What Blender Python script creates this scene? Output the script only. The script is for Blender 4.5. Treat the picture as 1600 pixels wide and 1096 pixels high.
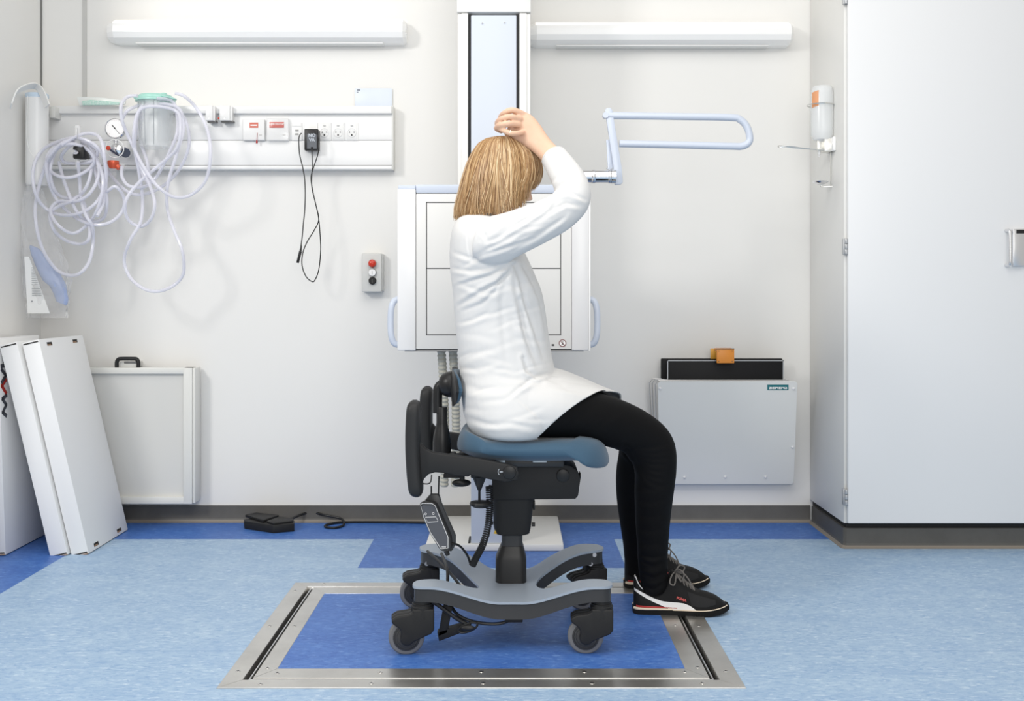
import bpy, bmesh, math, random
from mathutils import Vector, Matrix, Euler
import mathutils.bvhtree as bvh
PI = math.pi
for o in list(bpy.data.objects): bpy.data.objects.remove(o, do_unlink=True)
S = bpy.context.scene
COL = S.collection

# ------------------------------------------------------------------ camera, world, lights, exposure
F = 1660.0            # focal length in photo pixels (1600 wide)
HZ = 458.0            # horizon row
H = 1.0               # eye height in metres
cam = bpy.data.cameras.new('camera'); camo = bpy.data.objects.new('camera', cam); COL.objects.link(camo)
cam.sensor_width = 36.0; cam.lens = F / 1600 * 36
cam.shift_y = -(548 - HZ) / 1600.0
cam.clip_start = 0.05
camo.location = (0, 0, H); camo.rotation_euler = (PI / 2, 0, 0)
S.camera = camo
W = bpy.data.worlds.new('world'); S.world = W; W.use_nodes = True
bg = W.node_tree.nodes['Background']; bg.inputs[0].default_value = (1.0, 0.98, 0.945, 1); bg.inputs[1].default_value = 0.60
def area(name, loc, target, size, power, color=(1, 1, 1), sy=None):
    l = bpy.data.lights.new(name, 'AREA'); l.energy = power; l.color = color; l.size = size
    if sy: l.shape = 'RECTANGLE'; l.size_y = sy
    o = bpy.data.objects.new(name, l); COL.objects.link(o); o.location = loc
    o.rotation_euler = (Vector(target) - Vector(loc)).to_track_quat('-Z', 'Y').to_euler()
    return o
area('key_light', (-3.1, 0.6, 3.1), (-0.2, 4.0, 1.0), 0.8, 90, (1, 0.985, 0.96))
area('front_fill', (0.6, -1.6, 1.9), (0.0, 4.0, 0.7), 2.2, 78, (1, .985, .96))  # fill lamp added behind the camera to brighten the lower walls
area('ceiling_light', (0.0, 1.9, 3.2), (0.0, 2.6, 0.0), 2.6, 62, (1, 0.99, 0.97))
S.view_settings.view_transform = 'Standard'; S.view_settings.look = 'None'
S.view_settings.gamma = 1; S.view_settings.use_curve_mapping = False
S.view_settings.exposure = -0.24

# ------------------------------------------------------------------ measuring helpers
def P(px, py, s):
    """photo position at the depth where one metre spans s photo pixels"""
    return Vector(((px - 800) / s, F / s, H - (py - HZ) / s))
def Y2S(y): return F / y

# ------------------------------------------------------------------ materials
MATS = {}
def mat(name, col=(.8, .8, .8), rough=.5, metal=0, spec=None, alpha=None, trans=0, bump=None, noise=None, emis=None, coat=0, sheen=0, ior=None):
    if name in MATS: return MATS[name]
    m = bpy.data.materials.new(name); m.use_nodes = True; nt = m.node_tree; b = nt.nodes['Principled BSDF']
    b.inputs['Base Color'].default_value = (*col, 1); b.inputs['Roughness'].default_value = rough; b.inputs['Metallic'].default_value = metal
    if spec is not None: b.inputs['Specular IOR Level'].default_value = spec
    if alpha is not None: b.inputs['Alpha'].default_value = alpha
    if trans: b.inputs['Transmission Weight'].default_value = trans
    if ior: b.inputs['IOR'].default_value = ior
    if coat: b.inputs['Coat Weight'].default_value = coat
    if sheen: b.inputs['Sheen Weight'].default_value = sheen; b.inputs['Sheen Roughness'].default_value = .5
    if emis: b.inputs['Emission Color'].default_value = (*emis[0], 1); b.inputs['Emission Strength'].default_value = emis[1]
    tc = nt.nodes.new('ShaderNodeTexCoord')
    if bump or noise:
        mp = nt.nodes.new('ShaderNodeMapping'); nt.links.new(tc.outputs['Object'], mp.inputs[0])
    if bump:   # (scale, strength, distance)
        n = nt.nodes.new('ShaderNodeTexNoise'); n.inputs['Scale'].default_value = bump[0]; n.inputs['Detail'].default_value = 4
        nt.links.new(mp.outputs[0], n.inputs['Vector'])
        bu = nt.nodes.new('ShaderNodeBump'); bu.inputs['Strength'].default_value = bump[1]; bu.inputs['Distance'].default_value = bump[2]
        nt.links.new(n.outputs[0], bu.inputs['Height']); nt.links.new(bu.outputs[0], b.inputs['Normal'])
    if noise:  # (scale, colour2, lo, hi, vector scale)
        n = nt.nodes.new('ShaderNodeTexNoise'); n.inputs['Scale'].default_value = noise[0]; n.inputs['Detail'].default_value = 6; n.inputs['Roughness'].default_value = .65
        mp2 = nt.nodes.new('ShaderNodeMapping'); nt.links.new(tc.outputs['Object'], mp2.inputs[0])
        if len(noise) > 4: mp2.inputs['Scale'].default_value = noise[4]
        nt.links.new(mp2.outputs[0], n.inputs['Vector'])
        r = nt.nodes.new('ShaderNodeValToRGB'); r.color_ramp.elements[0].position = noise[2]; r.color_ramp.elements[1].position = noise[3]
        r.color_ramp.elements[0].color = (*col, 1); r.color_ramp.elements[1].color = (*noise[1], 1)
        nt.links.new(n.outputs[0], r.inputs[0]); nt.links.new(r.outputs[0], b.inputs['Base Color'])
    MATS[name] = m; return m
def srgb(r, g, b):
    f = lambda c: (c / 255 / 12.92) if c / 255 <= .04045 else ((c / 255 + .055) / 1.055) ** 2.4
    return (f(r), f(g), f(b))

def lino(name, base, dark, light):
    """marbled linoleum: fine streaks stretched across the sheet"""
    m = bpy.data.materials.new(name); m.use_nodes = True; nt = m.node_tree; b = nt.nodes['Principled BSDF']
    b.inputs['Roughness'].default_value = .42; b.inputs['Specular IOR Level'].default_value = .35
    tc = nt.nodes.new('ShaderNodeTexCoord')
    def noise(sx, sy, sc, det, lo, hi):
        mp = nt.nodes.new('ShaderNodeMapping'); mp.inputs['Scale'].default_value = (sx, sy, 1)
        nt.links.new(tc.outputs['Object'], mp.inputs[0])
        n = nt.nodes.new('ShaderNodeTexNoise'); n.inputs['Scale'].default_value = sc; n.inputs['Detail'].default_value = det; n.inputs['Roughness'].default_value = .7; n.inputs['Distortion'].default_value = .6
        nt.links.new(mp.outputs[0], n.inputs['Vector'])
        r = nt.nodes.new('ShaderNodeMapRange'); r.inputs['From Min'].default_value = lo; r.inputs['From Max'].default_value = hi
        nt.links.new(n.outputs[0], r.inputs['Value']); return r.outputs[0]
    def mix(fac, a, c, k=1.0):
        mx = nt.nodes.new('ShaderNodeMix'); mx.data_type = 'RGBA'
        mu = nt.nodes.new('ShaderNodeMath'); mu.operation = 'MULTIPLY'; mu.inputs[1].default_value = k; nt.links.new(fac, mu.inputs[0])
        nt.links.new(mu.outputs[0], mx.inputs[0])
        if isinstance(a, tuple): mx.inputs[6].default_value = (*a, 1)
        else: nt.links.new(a, mx.inputs[6])
        mx.inputs[7].default_value = (*c, 1); return mx.outputs[2]
    c = mix(noise(1, 1.6, 7, 5, .35, .65), base, dark, .45)
    c = mix(noise(1, 2.2, 42, 5, .47, .66), c, dark, .75)
    c = mix(noise(1, 3.2, 30, 4, .54, .68), c, light, .7)
    nt.links.new(c, b.inputs['Base Color'])
    MATS[name] = m; return m

WHITE = mat('wall_paint', (.80, .79, .765), .6, bump=(180, .05, .001))
WHITE_R = mat('wall_paint_warm', (.81, .80, .775), .6, bump=(180, .05, .001))
LIGHT_BLUE = lino('light_blue_linoleum', srgb(166, 191, 214), srgb(122, 156, 196), srgb(206, 221, 234))
DARK_BLUE = lino('dark_blue_linoleum', srgb(76, 120, 190), srgb(44, 86, 164), srgb(118, 156, 212))
SKIRT = mat('skirting_vinyl', srgb(94, 92, 88), .5, noise=(9, srgb(84, 82, 78), .3, .7))
SKIRT_LIP = mat('skirting_lip', srgb(132, 124, 114), .5)
JOINT = mat('joint_strip', srgb(196, 195, 192), .5)
GAP = mat('dark_gap', (.012, .012, .013), .7)
LACQ = mat('white_lacquer', (.84, .845, .85), .32, bump=(40, .02, .001))
LACQ_SIDE = mat('cream_lacquer', (.77, .765, .74), .4)
ALU = mat('aluminium', (.72, .72, .72), .32, 1)
STEEL = mat('brushed_steel', (.70, .685, .65), .30, .9, noise=(3, (.56, .545, .515), .3, .7, (2, 2, 1)), bump=(500, .02, .0004))
CHROME = mat('chrome', (.82, .82, .83), .08, 1)
PWHITE = mat('white_plastic', (.80, .80, .79), .35)
PWHITE2 = mat('glossy_white_plastic', (.86, .86, .855), .22)
PGREY = mat('light_grey_plastic', srgb(214, 214, 210), .4)
BLUEP = mat('pale_blue_lacquer', srgb(203, 211, 225), .3)
BLUEP2 = mat('pale_blue_column', srgb(203, 210, 221), .35)
BLACKP = mat('black_plastic', (.013, .013, .0135), .38, spec=.35, bump=(300, .08, .0005))
BLACKM = mat('matt_black_plastic', (.016, .016, .0165), .55, spec=.3, bump=(400, .12, .0005))
DGREYP = mat('charcoal_plastic', (.036, .036, .037), .38, spec=.4)
RUBBER = mat('grey_tyre', (.16, .16, .162), .55)
BASEGREY = mat('silver_grey_lacquer', srgb(158, 168, 180), .33, .15)
SEATBLUE = mat('petrol_blue_upholstery', srgb(46, 78, 101), .75, noise=(900, srgb(54, 88, 112), .35, .65), bump=(1400, .25, .0006), sheen=.25)
CARD = mat('white_cardboard', (.83, .83, .825), .6, bump=(60, .05, .002))
CARDRAW = mat('raw_cardboard', srgb(150, 118, 92), .8)
CARDBLACK = mat('dark_slot', (.02, .018, .016), .9)

# ------------------------------------------------------------------ mesh helpers
class MB:
    def __init__(s): s.bm = bmesh.new(); s.mi = 0
    def _tag(s, faces):
        for f in faces: f.material_index = s.mi
    def box(s, lo, hi, bev=0, seg=2, M=None):
        lo = Vector(lo); hi = Vector(hi)
        b = bmesh.new(); bmesh.ops.create_cube(b, size=1)
        d = hi - lo; c = (hi + lo) / 2
        for v in b.verts: v.co = Vector((v.co.x * d.x, v.co.y * d.y, v.co.z * d.z))
        if bev: bmesh.ops.bevel(b, geom=b.edges[:], offset=min(bev, abs(d.x) * .49, abs(d.y) * .49, abs(d.z) * .49), segments=seg, profile=.5, affect='EDGES')
        for v in b.verts:
            v.co = v.co + c
            if M: v.co = M @ v.co
        s.add(b); return s
    def add(s, b):
        mp = {}
        for v in b.verts: mp[v] = s.bm.verts.new(v.co)
        for f in b.faces:
            try:
                nf = s.bm.faces.new([mp[v] for v in f.verts]); nf.material_index = s.mi
            except ValueError: pass
        b.free()
    def ring(s, c, u, v, n, ex=2.0):
        out = []
        for i in range(n):
            a = 2 * PI * i / n; ca, sa = math.cos(a), math.sin(a)
            k = 1.0
            x = math.copysign(abs(ca) ** (2 / ex), ca); y = math.copysign(abs(sa) ** (2 / ex), sa)
            out.append(s.bm.verts.new(c + u * x + v * y))
        return out
    def bridge(s, r0, r1):
        n = len(r0)
        for i in range(n): s._tag([s.bm.faces.new((r0[i], r0[(i + 1) % n], r1[(i + 1) % n], r1[i]))])
    def cap(s, r, flip=False):
        s._tag([s.bm.faces.new(r[::-1] if flip else r)])
    def rings(s, rr, caps=True, closed=False):
        for a, b in zip(rr[:-1], rr[1:]): s.bridge(a, b)
        if closed: s.bridge(rr[-1], rr[0])
        elif caps: s.cap(rr[0], True); s.cap(rr[-1])
        return s
    def cyl(s, p0, p1, r0, r1=None, n=24, caps=True, bev=0):
        p0 = Vector(p0); p1 = Vector(p1); r1 = r0 if r1 is None else r1
        d = (p1 - p0).normalized(); u = d.orthogonal().normalized(); v = d.cross(u)
        st = [(p0, r0), (p1, r1)]
        if bev:
            L = (p1 - p0).length; b = min(bev, L * .45)
            st = [(p0, r0 - b), (p0 + d * b * .3, r0 - b * .3), (p0 + d * b, r0), (p1 - d * b, r1), (p1 - d * b * .3, r1 - b * .3), (p1, r1 - b)]
        s.rings([s.ring(c, u * r, v * r, n) for c, r in st], caps); return s
    def lathe(s, base, axis, prof, n=32, caps=True):
        base = Vector(base); d = Vector(axis).normalized(); u = d.orthogonal().normalized(); v = d.cross(u)
        s.rings([s.ring(base + d * h, u * max(r, 1e-4), v * max(r, 1e-4), n) for r, h in prof], caps); return s
    def tube(s, pts, r, n=8, closed=False, flat=None, taper=None):
        pts = [Vector(p) for p in pts]; m = len(pts); rr = []
        prev = None
        for i, p in enumerate(pts):
            if closed: t = pts[(i + 1) % m] - pts[i - 1]
            else: t = pts[min(i + 1, m - 1)] - pts[max(i - 1, 0)]
            if t.length < 1e-9: t = Vector((0, 0, 1))
            t.normalize()
            if prev is None: u = t.orthogonal().normalized()
            else:
                u = prev - t * prev.dot(t)
                u = u.normalized() if u.length > 1e-6 else t.orthogonal().normalized()
            prev = u; v = t.cross(u)
            k = taper(i / (m - 1)) if taper else 1
            rad = r[i] if isinstance(r, (list, tuple)) else r
            rr.append(s.ring(p, u * rad * k, v * rad * k, n))
        if closed: # minimise twist
            s.rings(rr, closed=False, caps=False)
            best = min(range(n), key=lambda q: (rr[-1][0].co - rr[0][q].co).length)
            for i in range(n): s._tag([s.bm.faces.new((rr[-1][i], rr[-1][(i + 1) % n], rr[0][(i + 1 + best) % n], rr[0][(i + best) % n]))])
        else: s.rings(rr)
        return s
    def sphere(s, c, r, n=24, m=14, M=None):
        b = bmesh.new(); bmesh.ops.create_uvsphere(b, u_segments=n, v_segments=m, radius=1)
        r = Vector(r) if not isinstance(r, (int, float)) else Vector((r, r, r))
        for v in b.verts:
            q = Vector((v.co.x * r.x, v.co.y * r.y, v.co.z * r.z))
            if M: q = M @ q
            v.co = q + Vector(c)
        s.add(b); return s
    def prism(s, poly, d, bev=0, seg=2):
        """poly: list of 3D points (planar), d: extrusion vector"""
        b = bmesh.new(); d = Vector(d)
        v0 = [b.verts.new(Vector(p)) for p in poly]; v1 = [b.verts.new(Vector(p) + d) for p in poly]; n = len(poly)
        b.faces.new(v0[::-1]); b.faces.new(v1)
        for i in range(n): b.faces.new((v0[i], v0[(i + 1) % n], v1[(i + 1) % n], v1[i]))
        bmesh.ops.recalc_face_normals(b, faces=b.faces[:])
        if bev:
            es = [e for e in b.edges if len(e.link_faces) == 2 and e.calc_face_angle(0) > .5]
            bmesh.ops.bevel(b, geom=es, offset=bev, segments=seg, profile=.5, affect='EDGES', clamp_overlap=True)
        s.add(b); return s
    def quad(s, a, b, c, d):
        s._tag([s.bm.faces.new([s.bm.verts.new(Vector(p)) for p in (a, b, c, d)])]); return s
    def slab(s, outline, ztop, zbot, step=.02, side_i=None):
        """plan outline (x,y) with curved top/bottom heights as functions of (x,y)"""
        b = bmesh.new(); f = b.faces.new([b.verts.new((x, y, 0)) for x, y in outline])
        xs = [p[0] for p in outline]; x = min(xs) + step
        while x < max(xs) - 1e-4:
            bmesh.ops.bisect_plane(b, geom=b.verts[:] + b.edges[:] + b.faces[:], plane_co=(x, 0, 0), plane_no=(1, 0, 0)); x += step
        bmesh.ops.recalc_face_normals(b, faces=b.faces[:])
        if b.faces[:][0].normal.z < 0: bmesh.ops.reverse_faces(b, faces=b.faces[:])
        top = {v: s.bm.verts.new((v.co.x, v.co.y, ztop(v.co.x, v.co.y))) for v in b.verts}
        bot = {v: s.bm.verts.new((v.co.x, v.co.y, zbot(v.co.x, v.co.y))) for v in b.verts}
        for f in b.faces:
            s._tag([s.bm.faces.new([top[v] for v in f.verts])]); s._tag([s.bm.faces.new([bot[v] for v in reversed(list(f.verts))])])
        for e in b.edges:
            if len(e.link_faces) == 1:
                a, c = e.verts; s._tag([s.bm.faces.new((top[a], top[c], bot[c], bot[a]))])
        b.free(); return s
    def mesh(s, name, mats, angle=35, normals=True):
        if normals: bmesh.ops.recalc_face_normals(s.bm, faces=s.bm.faces[:])
        me = bpy.data.meshes.new(name); s.bm.to_mesh(me); s.bm.free()
        if not isinstance(mats, (list, tuple)): mats = [mats]
        for m in mats: me.materials.append(m)
        for p in me.polygons: p.use_smooth = True
        me.set_sharp_from_angle(angle=math.radians(angle))
        return me

def catmull(pts, k=6, closed=False):
    pts = [Vector(p) for p in pts]; n = len(pts); out = []
    rng = range(n) if closed else range(n - 1)
    for i in rng:
        if closed: a, b, c, d = pts[i - 1], pts[i], pts[(i + 1) % n], pts[(i + 2) % n]
        else: a, b, c, d = pts[max(i - 1, 0)], pts[i], pts[i + 1], pts[min(i + 2, n - 1)]
        for j in range(k):
            t = j / k
            out.append(.5 * ((2 * b) + (c - a) * t + (2 * a - 5 * b + 4 * c - d) * t * t + (3 * b - a - 3 * c + d) * t ** 3))
    if not closed: out.append(pts[-1])
    return out

def part(name, mb, mats, parent, angle=35, label=None):
    me = mb if isinstance(mb, bpy.types.Mesh) else mb.mesh(name, mats, angle)
    o = bpy.data.objects.new(name, me); COL.objects.link(o); o.parent = parent
    if parent is not None and parent.parent is None: o.location = -Vector(parent.location)
    if label: o['label'] = label
    return o
def thing(name, label, cat, loc, group=None):
    o = bpy.data.objects.new(name, None); COL.objects.link(o); o.location = loc; o.empty_display_size = .05
    o['label'] = label; o['category'] = cat
    if group: o['group'] = group
    return o
def solo(name, mb, mats, label, cat, group=None, angle=35):
    """a thing that is one mesh; its origin sits at its base"""
    me = mb.mesh(name, mats, angle)
    xs = [v.co for v in me.vertices]; c = Vector(((min(v.x for v in xs) + max(v.x for v in xs)) / 2, (min(v.y for v in xs) + max(v.y for v in xs)) / 2, min(v.z for v in xs)))
    for v in me.vertices: v.co -= c
    o = bpy.data.objects.new(name, me); COL.objects.link(o); o.location = c
    o['label'] = label; o['category'] = cat
    if group: o['group'] = group
    return o
def struct(name, mb, mats, label=None, parent=None):
    o = part(name, mb, mats, parent)
    if parent is None: o['kind'] = 'structure'
    if label: o['label'] = label
    return o
def textmesh(name, txt, size, M, m, parent, ext=.0004, align='CENTER', bold=0):
    c = bpy.data.curves.new(name, 'FONT'); c.body = txt; c.size = size; c.extrude = ext; c.align_x = align; c.align_y = 'CENTER'; c.offset = bold
    t = bpy.data.objects.new(name + '_tmp', c); COL.objects.link(t)
    dg = bpy.context.evaluated_depsgraph_get(); me = bpy.data.meshes.new_from_object(t.evaluated_get(dg))
    bpy.data.objects.remove(t, do_unlink=True)
    me.transform(M); me.materials.clear(); me.materials.append(m); me.name = name
    return part(name, me, m, parent)
def FRONT(p, rz=0):   # matrix: text plane facing the camera (-Y) at p
    return Matrix.Translation(p) @ Matrix.Rotation(PI / 2, 4, 'X') @ Matrix.Rotation(rz, 4, 'Z')
# mirror of the wall depth etc.
YW = F / 358.0        # back wall
XL = -2.056           # left wall
XC = 1.30             # cabinet side
YC = F / 399.0        # cabinet front

# ------------------------------------------------------------------ the room
f = MB()
def patch(x0, x1, y0, y1, mi):
    f.mi = mi; f.quad((x0, y0, 0), (x1, y0, 0), (x1, y1, 0), (x0, y1, 0))
YS = F / 385.0; XS = -1.70; YT = F / 430.0
FX0, FX1, FY0, FY1 = -.746, .591, F / 619, F / 454     # hatch opening in the floor
Y0 = -2.2; X1 = 3.4
patch(XL, XS, Y0, YW, 1); patch(XS, X1, YS, YW, 1)
patch(-.561, .415, YT, YS, 1); patch(XS, -.561, YT, YS, 0); patch(.415, X1, YT, YS, 0)
patch(XS, FX0, FY0, YT, 0); patch(FX1, X1, FY0, YT, 0); patch(FX0, FX1, FY1, YT, 0); patch(XS, X1, Y0, FY0, 0)
fo = struct('floor', f, [LIGHT_BLUE, DARK_BLUE])
b = MB()      # welded sheet seams: hairline grooves filled flush
b.box((XS, F / 560 - .0007, .0), (FX0, F / 560 + .0007, .0004)); b.box((FX1, F / 560 - .0007, .0), (X1, F / 560 + .0007, .0004))
struct('trim_3', b, mat('seam_weld', srgb(112, 143, 184), .5))
ZT = 3.0
b = MB(); b.box((XL - .1, YW, -.05), (X1, YW + .1, ZT)); struct('wall_back', b, WHITE)
b = MB(); b.box((XL - .1, 3.55, -.05), (XL, YW, ZT)); struct('wall_left', b, WHITE_R)
# panel joints of the back wall
b = MB(); b.box((P(129, 0, 358).x, YW - .004, 1.8), (P(136, 0, 358).x, YW, ZT)); struct('trim_1', b, JOINT)
b = MB(); b.box((XL, YW - .006, P(0, 150, 358).z), (XL + .006, YW, ZT)); struct('trim_2', b, mat('joint_grey', srgb(120, 120, 118), .6))  # darker grey strip down the wall corner
# skirting: vinyl coved strip
def skirting(name, a, c, h, nrm):
    a = Vector(a); c = Vector(c); n = Vector(nrm); t = .006
    b = MB(); prof = [(0.0, h), (t, h), (t, .020), (t + .002, .011), (t + .007, .004), (t + .012, .0012), (t + .012, 0.0), (0.0, 0.0)]
    r0 = [b.bm.verts.new(a + n * x + Vector((0, 0, z))) for x, z in prof]; r1 = [b.bm.verts.new(c + n * x + Vector((0, 0, z))) for x, z in prof]
    k = len(prof)
    for i in range(k):
        b.mi = 1 if i in (3, 4, 5) else 0
        b._tag([b.bm.faces.new((r0[i], r0[(i + 1) % k], r1[(i + 1) % k], r1[i]))])
    b.mi = 0; b.cap(r0); b.cap(r1, True)
    struct(name, b, [SKIRT, SKIRT_LIP])
skirting('baseboard_back', (XL, YW, 0), (XC, YW, 0), .073, (0, -1, 0))
skirting('baseboard_left', (XL, 3.55, 0), (XL, YW, 0), .073, (1, 0, 0))

# ------------------------------------------------------------------ floor hatch of brushed steel
hx = thing('floor_hatch', 'brushed steel rectangular frame with blue linoleum inlay set into the floor', 'floor hatch', (0, 3.17, 0))
def frame_band(o, i, z0, z1, m=MB):
    """o, i: outer and inner rectangle (x0,x1,y0,y1), mitred corners"""
    b = MB(); oc = [(o[0], o[2]), (o[1], o[2]), (o[1], o[3]), (o[0], o[3])]; ic = [(i[0], i[2]), (i[1], i[2]), (i[1], i[3]), (i[0], i[3])]
    for k in range(4):
        q = (k + 1) % 4; g = .0004
        poly = [Vector((*oc[k], z1)), Vector((*oc[q], z1)), Vector((*ic[q], z1)), Vector((*ic[k], z1))]
        c = sum(poly, Vector()) / 4; d = (poly[1] - poly[0]).normalized()
        b.prism([p + (c - p).normalized() * 0 for p in poly], (0, 0, z0 - z1), .0008, 1)
    return b
O1 = (FX0, FX1, FY0, FY1)
def ins(r, l, rr, fr, bk): return (r[0] + l, r[1] - rr, r[2] + fr, r[3] - bk)
O2 = ins(O1, .052, .056, .055, .052)
O3 = ins(O2, .013, .013, .004, .004)
O4 = (-.622, .459, F / 589, F / 471)
part('outer_frame', frame_band(O1, O2, -.02, .003), STEEL, hx)
b = MB(); b.quad((O1[0], O1[2], -.03), (O1[1], O1[2], -.03), (O1[1], O1[3], -.03), (O1[0], O1[3], -.03)); part('recess', b, GAP, hx, label='dark slot between the steel frames')
O3b = ins(O3, .0065, .0065, .006, .006)
part('lip', frame_band(O3, ins(O3, .004, .004, .006, .006), -.02, .001), ALU, hx)
O3c = ins(O3b, .004, .004, .002, .002)
part('inner_frame', frame_band(O3c, O4, -.02, .003), STEEL, hx)
b = MB(); b.box((O4[0], O4[2], -.02), (O4[1], O4[3], .0022)); part('inlay', b, DARK_BLUE, hx, label='blue linoleum inlay')
SCREW = mat('screw_steel', (.78, .77, .75), .25, 1)
def screw_floor(x, y):
    b = MB(); b.cyl((x, y, .0028), (x, y, .0040), .0062, n=14); b.mi = 1
    b.box((x - .004, y - .0007, .0039), (x + .004, y + .0007, .0043)); b.box((x - .0007, y - .004, .0039), (x + .0007, y + .004, .0043))
    part('screw', b, [SCREW, GAP], hx)
for px, py in [(407, 1071), (580, 1070), (755, 1070), (925, 1070), (1097, 1070), (433, 1054), (594, 1053), (752, 1052), (913, 1052), (1070, 1052)]:
    s = (py - HZ) / H; screw_floor((px - 800) / s, F / s)
for px, py in [(372, 1051), (421, 980), (461, 925), (418, 1046), (460, 980), (1134, 1051), (1092, 980), (1090, 1045), (1055, 979), (506, 914), (640, 914), (760, 914), (900, 914)]:
    s = (py - HZ) / H; screw_floor((px - 800) / s, F / s)

# ------------------------------------------------------------------ tall cupboard on the right
cp = thing('cupboard', 'tall white cupboard with one wide door on a grey plinth at right', 'cupboard', ((XC + 2.5) / 2, (YC + YW) / 2, 0))
XR = 2.62
b = MB(); b.box((XC, YC + .0, .098), (XR, YW - .002, 2.75), .002); part('carcass', b, LACQ_SIDE, cp)
b = MB(); b.box((XC + .012, YC + .012, .06), (XR, YW - .002, .099)); part('toe_kick', b, GAP, cp, label='black recess above the plinth')
# plinth with vinyl skirting
b = MB(); h = .078
prof = [(0, h), (.0, .020), (.002, .011), (.007, .004), (.012, .001), (.012, 0)]
for i in range(len(prof) - 1):
    (o0, z0), (o1, z1) = prof[i], prof[i + 1]; b.mi = 1 if i >= 2 else 0
    def pt(o, z, k): return [(XC - o, YW - .03, z), (XC - o, YC - o + .01, z), (XC - o + .01, YC - o, z), (XR, YC - o, z)][k]
    for k in range(3): b.quad(pt(o0, z0, k), pt(o0, z0, k + 1), pt(o1, z1, k + 1), pt(o1, z1, k))
b.mi = 0; b.box((XC + .004, YC + .004, .0), (XR, YW - .03, h))
part('plinth', b, [SKIRT, SKIRT_LIP], cp, label='grey vinyl covered plinth')
b = MB(); sx = (1326 - 800) / 402.
b.box((sx, YC - .026, .102), (sx + .85, YC - .004, 2.7), .004, 3); dr = part('door', b, LACQ, cp)
b = MB(); b.box((sx + .853, YC - .026, .102), (XR, YC - .004, 2.7), .004, 3); part('door', b, LACQ, cp)
for z in (1 - (385 - HZ) / 402, 1 - (778 - HZ) / 402, 1 - (-8 - HZ) / 402):
    b = MB()
    for k in range(3): b.cyl((sx - .006, YC - .02, z - .031 + k * .021), (sx - .006, YC - .02, z - .012 + k * .021), .0065, n=14, bev=.001)
    b.box((sx - .016, YC - .018, z - .031), (sx - .007, YC + .0, z + .031), .001)
    part('hinge', b, mat('hinge_grey', srgb(190, 192, 194), .35, .5), dr)
hxx = (1584 - 800) / 408.; z0, z1 = 1 - (414 - HZ) / 408., 1 - (359 - HZ) / 408.
b = MB(); b.tube(catmull([(hxx, YC - .028, z0), (hxx, YC - .056, z0 + .002), (hxx, YC - .062, z0 + .02), (hxx, YC - .062, z1 - .02), (hxx, YC - .056, z1 - .002), (hxx, YC - .028, z1)], 5), .0065, 12)
part('handle', b, mat('handle_alu', (.75, .75, .76), .25, .9), dr, label='curved aluminium handle')
b = MB(); b.box((hxx + .02, YC - .045, z0 - .004), (hxx + .07, YC - .026, z1 + .006), .004); b.mi = 1; b.box((hxx + .032, YC - .047, z1 - .012), (hxx + .066, YC - .044, z1 + .002), .001)
part('lock_case', b, [mat('lock_alu', (.82, .82, .83), .3, .9), BLACKP], dr)
# ------------------------------------------------------------------ wall lamps
LAMPW = mat('lamp_diffuser', (.86, .86, .855), .3, emis=((1, .99, .96), .05))
LAMPTOP = mat('lamp_top_glow', (.95, .93, .86), .4, emis=((1, .95, .84), 1.0))
def wall_lamp(x0, x1, z, label):
    t = thing('wall_lamp', label, 'wall lamp', ((x0 + x1) / 2, YW - .05, z - .05), 'strip lamps on the back wall')
    prof = [(0, .050), (-.05, .050), (-.095, .028), (-.100, .012), (-.100, -.012), (-.088, -.034), (-.05, -.05), (0, -.05)]
    b = MB(); n = len(prof)
    def ring(x, k): return [b.bm.verts.new((x, YW + y * k, z + zz * (1 if k == 1 else .8))) for y, zz in prof]
    rr = [ring(x0, .72), ring(x0 + .035, 1), ring(x1 - .012, 1), ring(x1, .85)]
    for a, c in zip(rr[:-1], rr[1:]): b.bridge(a, c)
    b.cap(rr[0], True); b.cap(rr[-1]); part('diffuser', b, LAMPW, t, angle=8)
    b = MB(); b.quad((x0 + .03, YW - .095, z + .0275 + .0008), (x1 - .014, YW - .095, z + .0283), (x1 - .014, YW - .05, z + .0505), (x0 + .03, YW - .05, z + .0505))
    part('light_strip', b, LAMPTOP, t, label='glowing upper strip')
    b = MB(); b.box((x0 + .12, YW - .06, z - .054), (x1 - .1, YW - .004, z - .048), .001); part('back_tray', b, PWHITE, t)
    for dz in (.012, -.01): b = MB(); b.cyl((x1 - .001, YW - .05, z + dz), (x1 + .002, YW - .05, z + dz), .004, n=10); part('screw', b, ALU, t)
wall_lamp(P(166, 0, 364).x, P(634, 0, 364).x, P(0, 47, 364).z, 'long white strip lamp on the wall left of the column')
wall_lamp(P(826, 0, 364).x, P(1239, 0, 364).x, P(0, 51, 364).z, 'long white strip lamp on the wall right of the column')

# ------------------------------------------------------------------ supply rail with sockets
RX0, RX1 = P(75, 0, 362).x, P(613, 0, 362).x
rail = thing('supply_rail', 'white aluminium wall duct with sockets and call buttons', 'wall duct', ((RX0 + RX1) / 2, YW - .03, P(0, 265, 362).z))
zz = lambda y: P(0, y, 364).z
b = MB(); b.box((RX0, YW - .060, zz(218)), (RX1, YW, zz(181)), .002); b.box((RX0, YW - .060, zz(257.5)), (RX1, YW, zz(218.7)), .002)
b.box((RX0, YW - .062, zz(264)), (RX1, YW, zz(258)), .003); b.box((RX0, YW - .05, zz(262)), (RX1, YW - .0, zz(176)))
part('duct_body', b, mat('duct_white', (.83, .83, .825), .3), rail)
b = MB(); b.box((RX0 + .003, YW - .078, zz(177.5)), (RX1, YW - .01, zz(165.5)), .003); b.box((RX0 + .003, YW - .060, zz(181)), (RX1, YW - .01, zz(177.5)))
part('equipment_rail', b, mat('duct_white2', (.80, .80, .795), .3), rail)
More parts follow.
